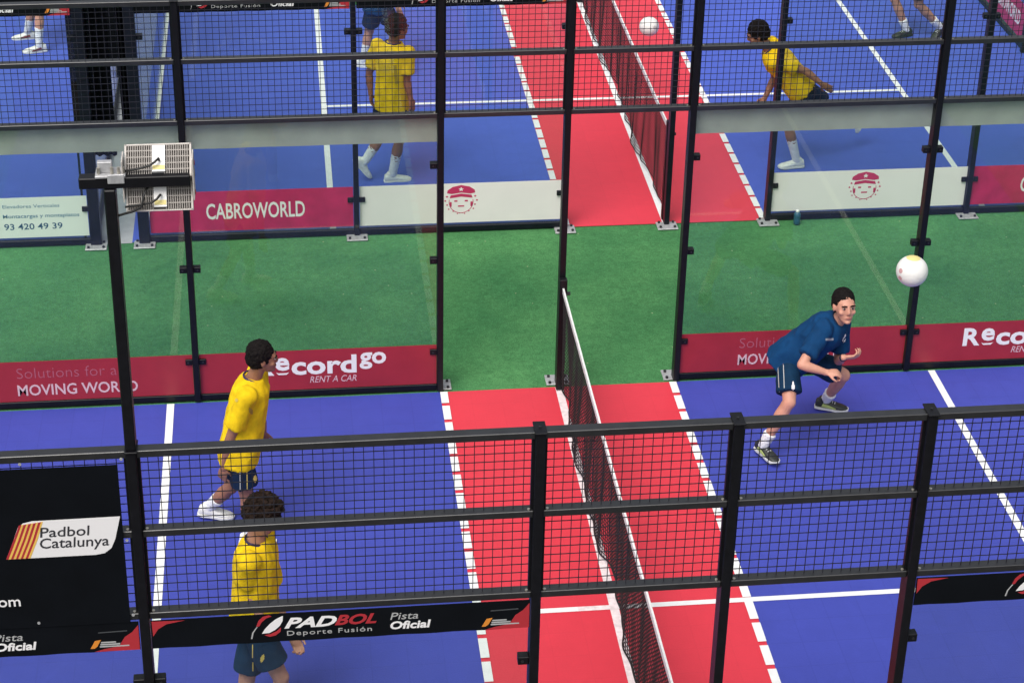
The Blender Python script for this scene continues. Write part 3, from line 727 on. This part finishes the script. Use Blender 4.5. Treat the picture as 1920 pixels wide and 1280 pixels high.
mb = MB(); mb.tube([(-2.83, 0.0, 4.93), (-2.85, -0.04, 4.90), (-2.86, -0.045, 4.85), (-2.90, -0.03, 4.82), (-2.97, -0.03, 4.80)], 0.006, 7); mb.build('cable', M['cable'], t, smooth=True)

# ------------------------------------------------------------------ balls, bottle
def ball(c, label, spot):
    t = thing('ball', c, label, 'ball', 'white balls in the air'); r = 0.1075
    bm = bmesh.new(); bmesh.ops.create_icosphere(bm, subdivisions=5, radius=r)
    me = bpy.data.meshes.new('ball_skin')
    b2 = bmesh.new(); bmesh.ops.create_icosphere(b2, subdivisions=1, radius=1); dirs = [v.co.normalized() for v in b2.verts]; b2.free()
    for v in bm.verts:
        d = v.co.normalized(); a = sorted((d.dot(q) for q in dirs), reverse=True); e = a[0]-a[1]
        if e < 0.020: v.co = d*(r-0.0022*(1-e/0.020))
        v.co += V(c)
    bm.to_mesh(me); bm.free(); me.materials.append(M['ball'])
    me.polygons.foreach_set('use_smooth', [True]*len(me.polygons)); link_mesh('ball_skin', me, t)
    for (n_, rr, m_) in spot:
        n_ = V(n_).normalized(); a = n_.cross(V((0.3, 1, 0.2))).normalized(); b = n_.cross(a); mb = MB(); vs = []; fs = []
        k = 18
        for q in range(5):
            th = rr*q/4
            for j in range(k): ph = 2*math.pi*j/k; vs.append(V(c)+(n_*math.cos(th)+(a*math.cos(ph)+b*math.sin(ph))*math.sin(th))*(r+0.0012))
        for q in range(4):
            for j in range(k): j2 = (j+1) % k; fs.append((q*k+j, q*k+j2, (q+1)*k+j2, (q+1)*k+j))
        mb.add(vs, fs); mb.build('printed_panel', M[m_], t, smooth=True)
ball((1.997, 3.3214, 2.4672), 'white ball with a yellow spot on top, in the air beside the crouching player', [((0.0, 0.05, 1), 0.46, 'warn'), ((-1, -0.45, 0.30), 0.16, 'ink_pale'), ((-1, -0.5, -0.25), 0.15, 'ink_pale')])
ball((1.7433, 11.784, 0.8644), 'plain white ball in the air over the net of the far court', [((0.4, -0.8, 0.2), 0.2, 'seam')])
t = thing('drinks_bottle', (2.715, Y1-0.10, 0), 'small teal bottle with a white cap at the foot of the white banner', 'bottle')
def lathe(mb, c, prof, n=16): mb.loft([[V(c)+V((r*math.cos(2*math.pi*k/n), r*math.sin(2*math.pi*k/n), z)) for k in range(n)] for r, z in prof])
mb = MB(); lathe(mb, (2.715, Y1-0.10, 0), [(0.030, 0), (0.033, 0.006), (0.033, 0.055), (0.030, 0.065), (0.033, 0.075), (0.033, 0.105), (0.020, 0.125), (0.014, 0.128)]); mb.build('bottle_body', M['bottle'], t, True)
mb = MB(); lathe(mb, (2.715, Y1-0.10, 0.1282), [(0.016, 0), (0.017, 0.004), (0.017, 0.018), (0.013, 0.022)]); mb.build('bottle_cap', M['cap'], t, True)

# ------------------------------------------------------------------ people
def remesh(mb, name, vox, mtl, parent, smooth_it=6, wrinkle=None, body=None):
    o = mb.build(name, mtl)
    md = o.modifiers.new('r', 'REMESH'); md.mode = 'VOXEL'; md.voxel_size = vox
    if smooth_it: s = o.modifiers.new('s', 'SMOOTH'); s.factor = 0.5; s.iterations = smooth_it
    apply_mods(o); me = o.data
    if wrinkle: wrinkle(me)
    me.materials.clear(); me.materials.append(mtl)
    me.polygons.foreach_set('use_smooth', [True]*len(me.polygons)); me.update()
    o.name = name
    if parent is not None: attach(o, parent)
    return o
def wr(amp, scale, seed, stretch=(1, 1, 0.35)):
    def f(me):
        sv = V((seed*3.1, seed*1.7, seed*0.9)); nr = [v.normal.copy() for v in me.vertices]
        for v, n in zip(me.vertices, nr):
            p = v.co; q = V((p.x*stretch[0], p.y*stretch[1], p.z*stretch[2]))*scale+sv
            a = noise.noise(q); b = noise.noise(q*2.3+V((5, 5, 5)))
            v.co = p+n*amp*(0.75+1.5*(abs(a)*-1.6+0.25)+0.6*b)
    return f
def ortho(a, b):
    a = a.normalized(); b = (b-a*b.dot(a)).normalized(); return a, b
def section(c, S, F, w_, d_, n=24, p=2.3):
    out = []
    for k in range(n):
        t = 2*math.pi*k/n; cs, sn = math.cos(t), math.sin(t)
        out.append(c+S*w_*math.copysign(abs(cs)**(2/p), cs)+F*d_*math.copysign(abs(sn)**(2/p), sn))
    return out
def limb(mb, a, b, prof, n=14):
    """prof: (t, radius) along a-b"""
    a, b = V(a), V(b); mb.tube([a+(b-a)*t for t, r in prof], [r for t, r in prof], n)
    mb.ell(a, prof[0][1]*0.99, prof[0][1]*0.99, prof[0][1]*0.99, n=12, m=8); mb.ell(b, prof[-1][1]*0.99, prof[-1][1]*0.99, prof[-1][1]*0.99, n=12, m=8)
def hand(mb, wrist, d, palm_n, thumb_side, curl):
    """d: hand direction, palm_n: direction the palm faces, thumb_side: +1/-1 along d x palm_n"""
    d, pn = ortho(V(d), V(palm_n)); s = d.cross(pn).normalized()
    w_ = V(wrist); pc = w_+d*0.045
    mb.tube([w_-d*0.02, w_+d*0.015], [0.026, 0.026], 12)
    mb.ell(pc, 0.052, 0.038, 0.017, (d, s, pn), 14, 10)
    mb.ell(w_+d*0.06, 0.034, 0.040, 0.014, (d, s, pn), 14, 10)
    L = (0.070, 0.078, 0.072, 0.058)
    for i in range(4):
        off = (1.5-i)*0.0195*thumb_side
        b = w_+d*(0.085-0.004*abs(i-1.2))+s*off; seg = (0.42, 0.32, 0.26); ang = 0.0; p = b-d*0.02; pts = [p, b]; rad = [0.0095, 0.0095]
        for q, sg in enumerate(seg):
            ang += curl*(0.75+0.25*q)+0.06*i
            b = b+(d*math.cos(ang)+pn*math.sin(ang)+s*off*0.8)*L[i]*sg*1.25; pts.append(b); rad.append(0.0088-0.001*q)
        mb.tube(pts, rad, 8); mb.ell(pts[-1], rad[-1], rad[-1], rad[-1], n=8, m=6)
    tb = w_+d*0.025+s*thumb_side*0.030; t1 = tb+(d*0.6+s*thumb_side*0.65+pn*0.35).normalized()*0.040
    t2 = t1+(d*0.85+s*thumb_side*0.15+pn*(0.3+curl*0.35)).normalized()*0.032
    mb.tube([tb-d*0.012-s*thumb_side*0.01, tb, t1, t2], [0.013, 0.0125, 0.0105, 0.0085], 8); mb.ell(t2, 0.0085, 0.0085, 0.0085, n=8, m=6)
def shoe(parent, ankle, d, up, upper, sole, accent, sc=1.0):
    """trainer: rounded upper with a collar, sole and side flash; ankle = joint, d = toe direction, up = away from the sole"""
    d, up = ortho(V(d), V(up)); s = d.cross(up); a = V(ankle)
    o_ = a-up*0.085*sc
    mb = MB(); rings = []
    prof = [(-0.085, 0.022, 0.020, 0.050), (-0.078, 0.031, 0.010, 0.082), (-0.045, 0.036, 0.008, 0.094), (0.0, 0.037, 0.008, 0.088), (0.045, 0.040, 0.008, 0.072), (0.095, 0.046, 0.008, 0.055), (0.14, 0.044, 0.008, 0.045), (0.170, 0.032, 0.010, 0.037), (0.185, 0.015, 0.016, 0.028)]
    for x, w_, z0, z1 in prof:
        c = o_+d*x*sc+up*(z0+z1)/2*sc; rings.append(section(c, s, up, w_*sc, (z1-z0)/2*sc, 16, 2.6))
    mb.loft(rings); mb.tube([o_+up*0.06*sc-d*0.02*sc, o_+up*0.104*sc-d*0.022*sc], [0.036*sc, 0.038*sc], 14)
    sh = remesh(mb, 'shoe', 0.006, M[upper], parent, 3)
    mb = MB(); rings = []
    for x, w_ in ((-0.090, 0.018), (-0.082, 0.032), (-0.04, 0.040), (0.01, 0.038), (0.06, 0.043), (0.10, 0.050), (0.145, 0.047), (0.175, 0.034), (0.190, 0.014)):
        lift = max(0, x-0.13)*0.12
        rings.append([o_+d*x*sc+s*w_*sc*k+up*(z+lift)*sc for k, z in ((-1, 0), (1, 0), (1.02, 0.018), (-1.02, 0.018))])
    mb.loft(rings); mb.build('sole', M[sole], sh)
    if accent:
        for k in (-1, 1):
            mb = MB(); vs = []
            pts = [(-0.03, 0.035), (0.02, 0.030), (0.085, 0.024), (0.09, 0.034), (0.03, 0.052), (-0.02, 0.062)]
            wd = (0.0385, 0.0385, 0.0455, 0.0455, 0.0395, 0.0385)
            for rr in (0.0, 0.003):
                vs += [o_+d*x*sc+up*z*sc+s*k*(w_+rr)*sc for (x, z), w_ in zip(pts, wd)]
            n = 6; mb.add(vs, [tuple(range(n)), tuple(range(2*n-1, n-1, -1))]+[(i, n+i, n+(i+1) % n, (i+1) % n) for i in range(n)]); mb.build('side_flash', M[accent], sh)
    mb = MB()
    for x in (0.015, 0.035, 0.055, 0.075): mb.tube([o_+d*x*sc+up*(0.086-0.35*(x-0.0))*sc-s*0.018*sc, o_+d*x*sc+up*(0.092-0.35*(x-0.0))*sc, o_+d*x*sc+up*(0.086-0.35*(x-0.0))*sc+s*0.018*sc], 0.003*sc, 6)
    build_each(mb, 'laces', M['sole'], sh)
    return sh

def person(label, P, face, rvec, skin_m, hair_m, shirt, shorts, shoes, hair=(1, 1, 1, 0.004), hands=None, sock_h=0.5, group='players on the courts', sc=1.0, seed=1, trim='navytrim', toes=None, shorts_len=0.80, sleeve=0.72, gait_up=None, torso_w=1.0, torso_d=1.0, hs=1.04, hem=0.27):
    pel, nk = at(*P['pel']), at(*P['neck']); hc = at(*P['head'])
    A = (nk-pel).normalized(); _, S = ortho(A, V(rvec)); F = A.cross(S); Lt = (nk-pel).length
    foot = min((at(*P['aR']), at(*P['aL'])), key=lambda p: p.z)
    t = thing('person', (pel.x, pel.y, 0), label, 'person', group)
    shR = nk-A*0.055+S*0.165*sc; shL = nk-A*0.055-S*0.165*sc
    hR, hL = pel+S*0.088*sc-A*0.02, pel-S*0.088*sc-A*0.02
    J = dict(R=dict(s=shR, e=at(*P['eR']), w=at(*P['wR']), h=hR, k=at(*P['kR']), a=at(*P['aR'])),
             L=dict(s=shL, e=at(*P['eL']), w=at(*P['wL']), h=hL, k=at(*P['kL']), a=at(*P['aL'])))
    print(label[:34], 'torso %.2f neck-head %.2f hz %.2f' % (Lt, (hc-nk).length, hc.z+0.12), ' '.join('%s: ua%.2f fa%.2f th%.2f sh%.2f az%.2f kz%.2f' % (k, (j['s']-j['e']).length, (j['e']-j['w']).length, (j['h']-j['k']).length, (j['k']-j['a']).length, j['a'].z, j['k'].z) for k, j in J.items()))
    mb = MB()
    prof = [(-0.20, 0.06, 0.06), (-0.12, 0.13, 0.095), (-0.02, 0.158, 0.11), (0.12, 0.152, 0.105), (0.30, 0.132, 0.095), (0.50, 0.134, 0.098), (0.72, 0.145, 0.100), (0.86, 0.145, 0.086), (0.95, 0.100, 0.07), (1.02, 0.060, 0.058)]
    mb.loft([section(pel+A*Lt*u, S, F, w_*sc*torso_w, d_*sc) for u, w_, d_ in prof])
    # head frame
    fz0 = V((0, 0, 1)); ff = V(face).normalized(); fr = ff.cross(fz0).normalized(); fu = fr.cross(ff)
    fr, ff, fu = fr*hs, ff*hs, fu*hs
    H = lambda x, y, z: hc+fr*x+ff*y+fu*z
    ax = (fr, ff, fu)
    mb.tube([nk-A*0.03, nk+(H(0, -0.02, -0.06)-nk)*0.5, H(0, -0.022, -0.045)], [0.062*sc, 0.053*sc, 0.055*sc], 14)
    mb.ell(H(0, -0.014, 0.022), 0.074, 0.094, 0.090, ax, 20, 14)
    mb.loft([section(H(0, y, z), fr, ff, w_, d_, 20, 2.2) for z, w_, d_, y in ((0.07, 0.045, 0.06, 0.0), (0.04, 0.064, 0.078, 0.008), (0.0, 0.066, 0.080, 0.010), (-0.03, 0.062, 0.078, 0.010), (-0.06, 0.054, 0.068, 0.018), (-0.09, 0.042, 0.048, 0.036), (-0.112, 0.024, 0.028, 0.050))])
    mb.ell(H(0, 0.076, -0.098), 0.022, 0.016, 0.016, ax, 10, 8)                       # chin
    mb.loft([section(H(0, y, z), fr, ff, w_, d_, 10, 2) for z, w_, d_, y in ((0.018, 0.007, 0.01, 0.086), (0.0, 0.008, 0.012, 0.092), (-0.020, 0.011, 0.015, 0.098), (-0.036, 0.017, 0.014, 0.094), (-0.044, 0.012, 0.008, 0.088))])
    mb.ell(H(0, 0.079, 0.026), 0.050, 0.013, 0.011, ax, 14, 8)                        # brow
    for s in (-1, 1):
        mb.ell(H(s*0.074, -0.006, -0.008), 0.010, 0.019, 0.031, ax, 10, 8); mb.ell(H(s*0.042, 0.060, -0.030), 0.022, 0.022, 0.020, ax, 10, 8)
    mb.ell(H(0, 0.082, -0.066), 0.026, 0.012, 0.013, ax, 12, 8)
    legprof = [(0, 0.080), (0.3, 0.078), (0.7, 0.062), (1, 0.052)]
    calf = [(0, 0.052), (0.15, 0.050), (0.32, 0.056), (0.55, 0.048), (0.85, 0.034), (1, 0.034)]
    for k, j in J.items():
        limb(mb, j['s'], j['e'], [(0, 0.046*sc), (0.35, 0.047*sc), (0.75, 0.040*sc), (1, 0.037*sc)])
        limb(mb, j['e'], j['w'], [(0, 0.037*sc), (0.25, 0.040*sc), (0.6, 0.033*sc), (1, 0.024*sc)])
        limb(mb, j['h'], j['k'], [(a_, r_*sc) for a_, r_ in legprof]); limb(mb, j['k'], j['a'], [(a_, r_*sc) for a_, r_ in calf])
        mb.ell(j['k']+F*0.010, 0.048*sc, 0.048*sc, 0.055*sc, n=12, m=8)
        hd = (hands or {}).get(k, {}); d = V(hd['d']) if 'd' in hd else (j['w']-j['e'])
        pn = V(hd['p']) if 'p' in hd else (S*(-1 if k == 'R' else 1)+F*0.2)
        dd, pp = ortho(d, pn); sgn = 1 if dd.cross(pp).dot(F) > 0 else -1
        if 'ts' in hd: sgn = hd['ts']
        hand(mb, j['w'], d, pn, sgn, hd.get('c', 0.35))
    body = remesh(mb, 'body', 0.0062, M[skin_m], t, 3)
    # face details
    for s in (-1, 1):
        mb = MB(); mb.ell(H(s*0.030, 0.0820, 0.004), 0.0135, 0.008, 0.0060, ax, 12, 8); e = mb.build('eye', M['eye'], body, True)
        mb = MB(); mb.ell(H(s*0.030, 0.0885, 0.004), 0.0072, 0.004, 0.0060, ax, 10, 8); mb.build('iris', M['iris'], e, True)
        mb = MB(); mb.tube([H(s*0.012, 0.092, 0.021), H(s*0.030, 0.093, 0.026), H(s*0.050, 0.083, 0.020)], [0.0045, 0.0062, 0.004], 8); mb.build('eyebrow', M[hair_m], body, True)
    mb = MB(); mb.ell(H(0, 0.091, -0.062), 0.020, 0.005, 0.0035, ax, 12, 8); mb.ell(H(0, 0.0905, -0.069), 0.017, 0.005, 0.0042, ax, 12, 8); mb.build('lips', M[skin_m+'_lip'], body, True)
    # hair
    hx, hy, hz, ha = hair; mb = MB(); rr = random.Random(seed)
    mb.ell(H(0, -0.024, 0.036), 0.080*hx, 0.094*hy, 0.092*hz, ax, 28, 18)
    mb.ell(H(0, -0.045, 0.0), 0.076*hx, 0.074*hy, 0.078, ax, 20, 12)
    if ha > 0.008:
        for _ in range(110):
            u = V((rr.gauss(0, 1), rr.gauss(0, 1), rr.gauss(0.25, 1))).normalized()
            if u.z < -0.25 or (u.y > 0.55 and u.z < 0.45): continue
            mb.ell(H(u.x*0.083*hx, -0.020+u.y*0.096*hy, 0.036+u.z*0.094*hz), *[rr.uniform(0.011, 0.021)]*3, n=8, m=6)
    def hairn(me):
        nr = [v.normal.copy() for v in me.vertices]
        for v, n in zip(me.vertices, nr): v.co += n*ha*(1.1+1.4*noise.noise(v.co*55)+1.0*noise.noise(v.co*120))
    remesh(mb, 'hair', 0.005, M[hair_m], body, 2, hairn)
    # shirt
    mb = MB()
    prof = [(-hem, 0.180, 0.142), (-0.05, 0.182, 0.144), (0.10, 0.184, 0.144), (0.30, 0.172, 0.134), (0.50, 0.172, 0.132), (0.72, 0.180, 0.132), (0.86, 0.180, 0.118), (0.95, 0.130, 0.095), (1.015, 0.080, 0.074)]
    mb.loft([section(pel+A*Lt*u, S, F, w_*sc*torso_w, d_*sc*torso_d, 28, 2.3) for u, w_, d_ in prof])
    for k, j in J.items():
        mb.ell(j['s'], 0.071*sc, 0.071*sc, 0.071*sc, n=14, m=10)
        e = j['s']+(j['e']-j['s'])*sleeve; mb.tube([j['s'], j['s']+(e-j['s'])*0.5, e], [0.070*sc, 0.068*sc, 0.071*sc], 16)
    sh = remesh(mb, 'shirt', 0.009, M[shirt], t, 10, wr(0.0125, 9.0, seed))
    # collar
    mb = MB(); n = 24; rings = []; cpos = nk+A*0.012
    tor = MB(); vs = []; fs = []
    for i in range(n):
        a = 2*math.pi*i/n; rad = V(S*math.cos(a)*0.074+F*math.sin(a)*0.070)*sc; c = cpos+rad-A*(0.018*max(0, math.sin(a)))+A*0.006
        rn = rad.normalized()
        for q in range(6): b = 2*math.pi*q/6; vs.append(c+rn*0.007*math.cos(b)+A*0.009*math.sin(b))
    for i in range(n):
        for q in range(6): i2, q2 = (i+1) % n, (q+1) % 6; fs.append((i*6+q, i2*6+q, i2*6+q2, i*6+q2))
    tor.add(vs, fs); tor.build('collar', M[trim], sh, True)
    # shorts
    mb = MB(); mb.loft([section(pel+A*u, S, F, w_*sc, d_*sc, 24, 2.2) for u, w_, d_ in ((-0.13, 0.10, 0.085), (-0.07, 0.152, 0.108), (0.0, 0.146, 0.104), (0.03, 0.135, 0.098))])
    for k, j in J.items():
        e = j['h']+(j['k']-j['h'])*shorts_len; mb.ell(j['h'], 0.074*sc, 0.074*sc, 0.074*sc, n=14, m=10)
        mb.tube([j['h'], j['h']+(e-j['h'])*0.55, e], [0.076*sc, 0.094*sc, 0.102*sc], 18)
    so = remesh(mb, 'shorts', 0.009, M[shorts], t, 6, wr(0.008, 7, seed+3))
    for k, j in J.items():
        mb = MB(); a_, kk = j['a'], j['k']; top = a_+(kk-a_)*sock_h*0.62
        mb.tube([a_-(kk-a_).normalized()*0.03, a_, a_+(top-a_)*0.4, top-(top-a_)*0.02, top], [0.036, 0.041*sc, 0.044*sc, 0.051*sc, 0.050*sc], 14)
        remesh(mb, 'sock', 0.007, M['sock'], t, 2, wr(0.003, 22, seed, (1, 1, 2.5)))
        td = V(toes[k]) if toes else F*1; up = V((0, 0, 1)) if not (gait_up and k in gait_up) else V(gait_up[k])
        shoe(t, j['a'], td, up, *shoes)
    return dict(root=t, body=body, shirt=sh, shorts=so, J=J, A=A, S=S, F=F, pel=pel, nk=nk, H=H)

def patch(o, px, py, wpx, hpx, mtl, name='printed_mark', rot=0.0, shape=None):
    """mark printed on a garment: a small sheet wrapped 2 mm off its surface, centred where the photo shows it"""
    me = o.data; bvh = BVHTree.FromPolygons([v.co.copy() for v in me.vertices], [tuple(p.vertices) for p in me.polygons])
    vs = []; fs = []; idx = {}; n = 6
    c, s = math.cos(rot), math.sin(rot)
    for i in range(n+1):
        for j in range(n+1):
            a, b = (i/n-0.5), (j/n-0.5)
            if shape == 'drop' and (abs(a) > 0.5*(0.35+0.65*(0.5-b)*1.2) or a*a+b*b > 0.27): continue
            if shape == 'oval' and a*a+b*b > 0.27: continue
            x, y = a*wpx, b*hpx
            d = ray(px+c*x-s*y, py-(s*x+c*y)).normalized(); h = bvh.ray_cast(CAM, d)
            if h[0] is None: continue
            idx[(i, j)] = len(vs); vs.append(h[0]+h[1]*0.0025)
    for i in range(n):
        for j in range(n):
            q = [idx.get(k) for k in ((i, j), (i+1, j), (i+1, j+1), (i, j+1))]; q = [k for k in q if k is not None]
            if len(q) >= 3 and max((vs[a]-vs[b]).length for a in q for b in q) < 0.08: fs.append(tuple(q))
    if not fs: return
    m = MB(); m.add(vs, fs); return m.build(name, M[mtl], o, True)

Z1 = V((0, 0, 1))
white = ('shoew', 'sole', None); whitew = ('shoew', 'sole', 'wine'); blk = ('shoeb', 'sole', 'lime'); blk2 = ('shoeb', 'shoeb', None)
p1 = person('player in a yellow shirt standing sideways beside the left white line, looking right',
    dict(pel=(452, 828, 4.12), neck=(474, 709, 4.12), head=(493, 670, 4.10), eR=(430, 826, 3.98), wR=(420, 876, 4.00), eL=(489, 786, 4.36), wL=(494, 812, 4.42),
         kR=(462, 928, 4.05), aR=(470, 1000, 4.00), kL=(432, 912, 4.20), aL=(394, 948, 4.33)),
    (0.97, 0.10, -0.05), (-0.22, -0.97, 0), 'tan_skin', 'hair', 'yel', 'navysh', white, hair=(1.0, 1.02, 1.10, 0.005), toes=dict(R=(1, -0.1, 0), L=(1, -0.12, -0.12)),
    gait_up=dict(L=(0.12, 0, 1)), seed=2, torso_w=0.94, hs=1.0, shorts_len=0.72, sleeve=0.66, sock_h=0.62)
patch(p1['shorts'], 478, 897, 8, 16, 'goldtrim', shape='oval'); patch(p1['shorts'], 450, 895, 1.6, 46, 'ink_grey', rot=0.02); patch(p1['shorts'], 463, 895, 1.6, 46, 'goldtrim', rot=0.02)
patch(p1['shirt'], 470, 770, 8, 16, 'olive', shape='oval', rot=0.4)  # plain dark gold oval laid on the shirt
patch(p1['shirt'], 444, 750, 7, 8, 'goldtrim', shape='oval')
p2 = person('curly haired player in a yellow shirt nearest the camera, seen through the mesh',
    dict(pel=(478, 1140, 2.05), neck=(481, 1013, 2.05), head=(493, 968, 2.00), eR=(462, 1098, 1.95), wR=(490, 1160, 1.86), eL=(510, 1118, 2.14), wL=(547, 1190, 2.02),
         kR=(526, 1268, 1.92), aR=(536, 1388, 1.93), kL=(460, 1290, 2.12), aL=(420, 1372, 2.28)),
    (0.80, -0.35, -0.55), (-0.28, -0.95, 0), 'light_skin', 'hairb', 'yel', 'tealsh', white, hair=(1.10, 1.10, 1.06, 0.010), toes=dict(R=(1, -0.3, 0), L=(1, -0.3, -0.2)),
    seed=5, torso_w=0.92, shorts_len=0.74, sleeve=0.80, hands=dict(L=dict(d=(0.45, -0.2, -0.9), c=0.7)))
patch(p2['shorts'], 492, 1233, 8, 18, 'goldtrim', shape='oval', rot=-0.3); patch(p2['shorts'], 474, 1232, 1.8, 50, 'goldtrim')
p3 = person('player in a deep blue shirt crouching under the ball with bent knees and raised hands',
    dict(pel=(1490, 665, 5.06), neck=(1571, 602, 4.94), head=(1583, 573, 4.88), eR=(1503, 684, 4.62), wR=(1550, 698, 4.58), eL=(1572, 676, 5.02), wL=(1582, 670, 4.80),
         kR=(1480, 752, 4.74), aR=(1432, 832, 4.78), kL=(1582, 702, 5.14), aL=(1549, 748, 5.42)),
    (0.08, -0.97, 0.20), (-0.80, -0.60, 0.0), 'fair_skin', 'hair', 'teal', 'tealsh', blk, hair=(0.98, 0.975, 0.975, 0.0025), toes=dict(R=(0.42, -0.9, 0), L=(0.95, -0.35, 0)),
    seed=9, hs=1.10, torso_w=1.03, torso_d=1.10, shorts_len=0.80, sleeve=0.74, sock_h=0.42, trim='navysh', hands=dict(R=dict(d=(0.9, -0.2, 0.05), p=(0, 0.3, -1), c=0.95), L=dict(d=(0.93, -0.3, 0.18), p=(-0.1, 0.7, 0.6), c=0.6)))
patch(p3['shirt'], 1583, 634, 8, 18, 'ink_white', shape='drop', rot=-0.25); patch(p3['shirt'], 1555, 636, 15, 4, 'ink_grey', rot=0.06)
patch(p3['shorts'], 1487, 723, 9, 18, 'ink_white', shape='drop'); patch(p3['shorts'], 1460, 708, 1.4, 52, 'ink_grey', rot=0.05); patch(p3['shorts'], 1470, 710, 1.4, 52, 'ink_grey', rot=0.03)
mb = MB(); wv = (p3['J']['L']['w']-p3['J']['L']['e']).normalized(); w0 = p3['J']['L']['w']; mb.tube([w0-wv*0.035, w0-wv*0.005], 0.031, 14); mb.build('wristband', M['navysh'], p3['root'], True)
p4 = person('player in a yellow shirt seen from behind, walking in the far court',
    dict(pel=(735, 178, 9.95), neck=(737, 82, 9.95), head=(746, 52, 9.95), eR=(763, 152, 9.84), wR=(770, 185, 9.80), eL=(692, 138, 10.10), wL=(695, 176, 10.06),
         kR=(749, 262, 9.90), aR=(736, 326, 9.97), kL=(713, 258, 10.0), aL=(684, 303, 10.0)),
    (0.88, 0.45, -0.12), (0.80, -0.55, 0), 'brown_skin', 'hair', 'yel', 'navysh', white, hair=(1.06, 1.06, 1.10, 0.006), toes=dict(R=(1, 0.1, 0), L=(0.6, 0.1, -0.75)),
    gait_up=dict(L=(0.7, 0, 0.65)), seed=12, torso_w=0.90, sock_h=1.0, shorts_len=0.74)
patch(p4['shirt'], 742, 140, 6, 36, 'olive', rot=0.1)  # plain dark gold bar down the back of the shirt
p5 = person('player at the top edge, only dark shorts and one leg visible',
    dict(pel=(708, -6, 12.92), neck=(716, -100, 12.92), head=(722, -128, 12.9), eR=(736, -42, 12.80), wR=(745, 6, 12.74), eL=(697, -45, 13.05), wL=(704, 0, 13.1),
         kR=(692, 58, 12.9), aR=(682, 112, 12.92), kL=(735, 52, 12.75), aL=(744, 104, 12.7)),
    (0.9, -0.3, -0.1), (-0.3, -0.9, 0), 'light_skin', 'hair', 'teal', 'navysh', white, seed=14, sock_h=0.9, toes=dict(R=(1, -0.3, 0), L=(1, -0.3, 0)))
p6 = person('player in a yellow shirt lunging to the left in the far court',
    dict(pel=(1503, 166, 10.0), neck=(1442, 92, 10.0), head=(1420, 64, 10.0), eL=(1510, 133, 9.83), wL=(1540, 157, 9.78), eR=(1452, 146, 10.20), wR=(1434, 184, 10.12),
         kL=(1477, 232, 9.93), aL=(1493, 299, 9.97), kR=(1556, 205, 10.15), aR=(1608, 216, 10.40)),
    (-0.9, 0.15, -0.38), (0.30, 0.92, 0), 'tan_skin', 'hair', 'yel', 'navysh', white, hair=(1.06, 1.04, 1.08, 0.006), toes=dict(L=(-1, -0.08, 0), R=(-0.3, 0, -0.9)),
    gait_up=dict(R=(-0.9, 0, 0.3)), seed=17, sock_h=0.95, hem=0.0, hands=dict(L=dict(d=(0.8, -0.1, -0.5), c=0.25)), shorts_len=0.70)
p7 = person('player at the top left of whom only the white socks and wine trimmed shoes show',
    dict(pel=(75, -62, 13.8), neck=(74, -150, 13.8), head=(68, -178, 13.8), eR=(60, -95, 14.0), wR=(52, -60, 14.0), eL=(88, -95, 13.6), wL=(80, -55, 13.5),
         kR=(60, 12, 13.95), aR=(52, 60, 14.02), kL=(74, 22, 13.66), aL=(73, 84, 13.6)),
    (-0.98, -0.1, -0.1), (-0.05, 1, 0), 'fair_skin', 'hair', 'yel', 'blacksh', whitew, seed=21, sock_h=0.85, toes=dict(R=(-1, -0.1, 0), L=(-1, -0.2, 0)))
p8 = person('player at the top right of whom only bare calves, short socks and black shoes show',
    dict(pel=(1712, -62, 13.4), neck=(1706, -150, 13.4), head=(1698, -178, 13.4), eR=(1695, -95, 13.6), wR=(1680, -60, 13.6), eL=(1722, -95, 13.2), wL=(1700, -62, 13.1),
         kR=(1677, -2, 13.4), aR=(1699, 55, 13.4), kL=(1722, 8, 13.3), aL=(1761, 50, 13.40)),
    (-0.95, -0.3, -0.1), (-0.3, 0.95, 0), 'light_skin', 'hair', 'teal', 'blacksh', blk2, seed=23, sock_h=0.5, toes=dict(R=(-1, -0.35, 0), L=(-0.6, -0.5, -0.4)), gait_up=dict(L=(-0.3, -0.2, 1)))
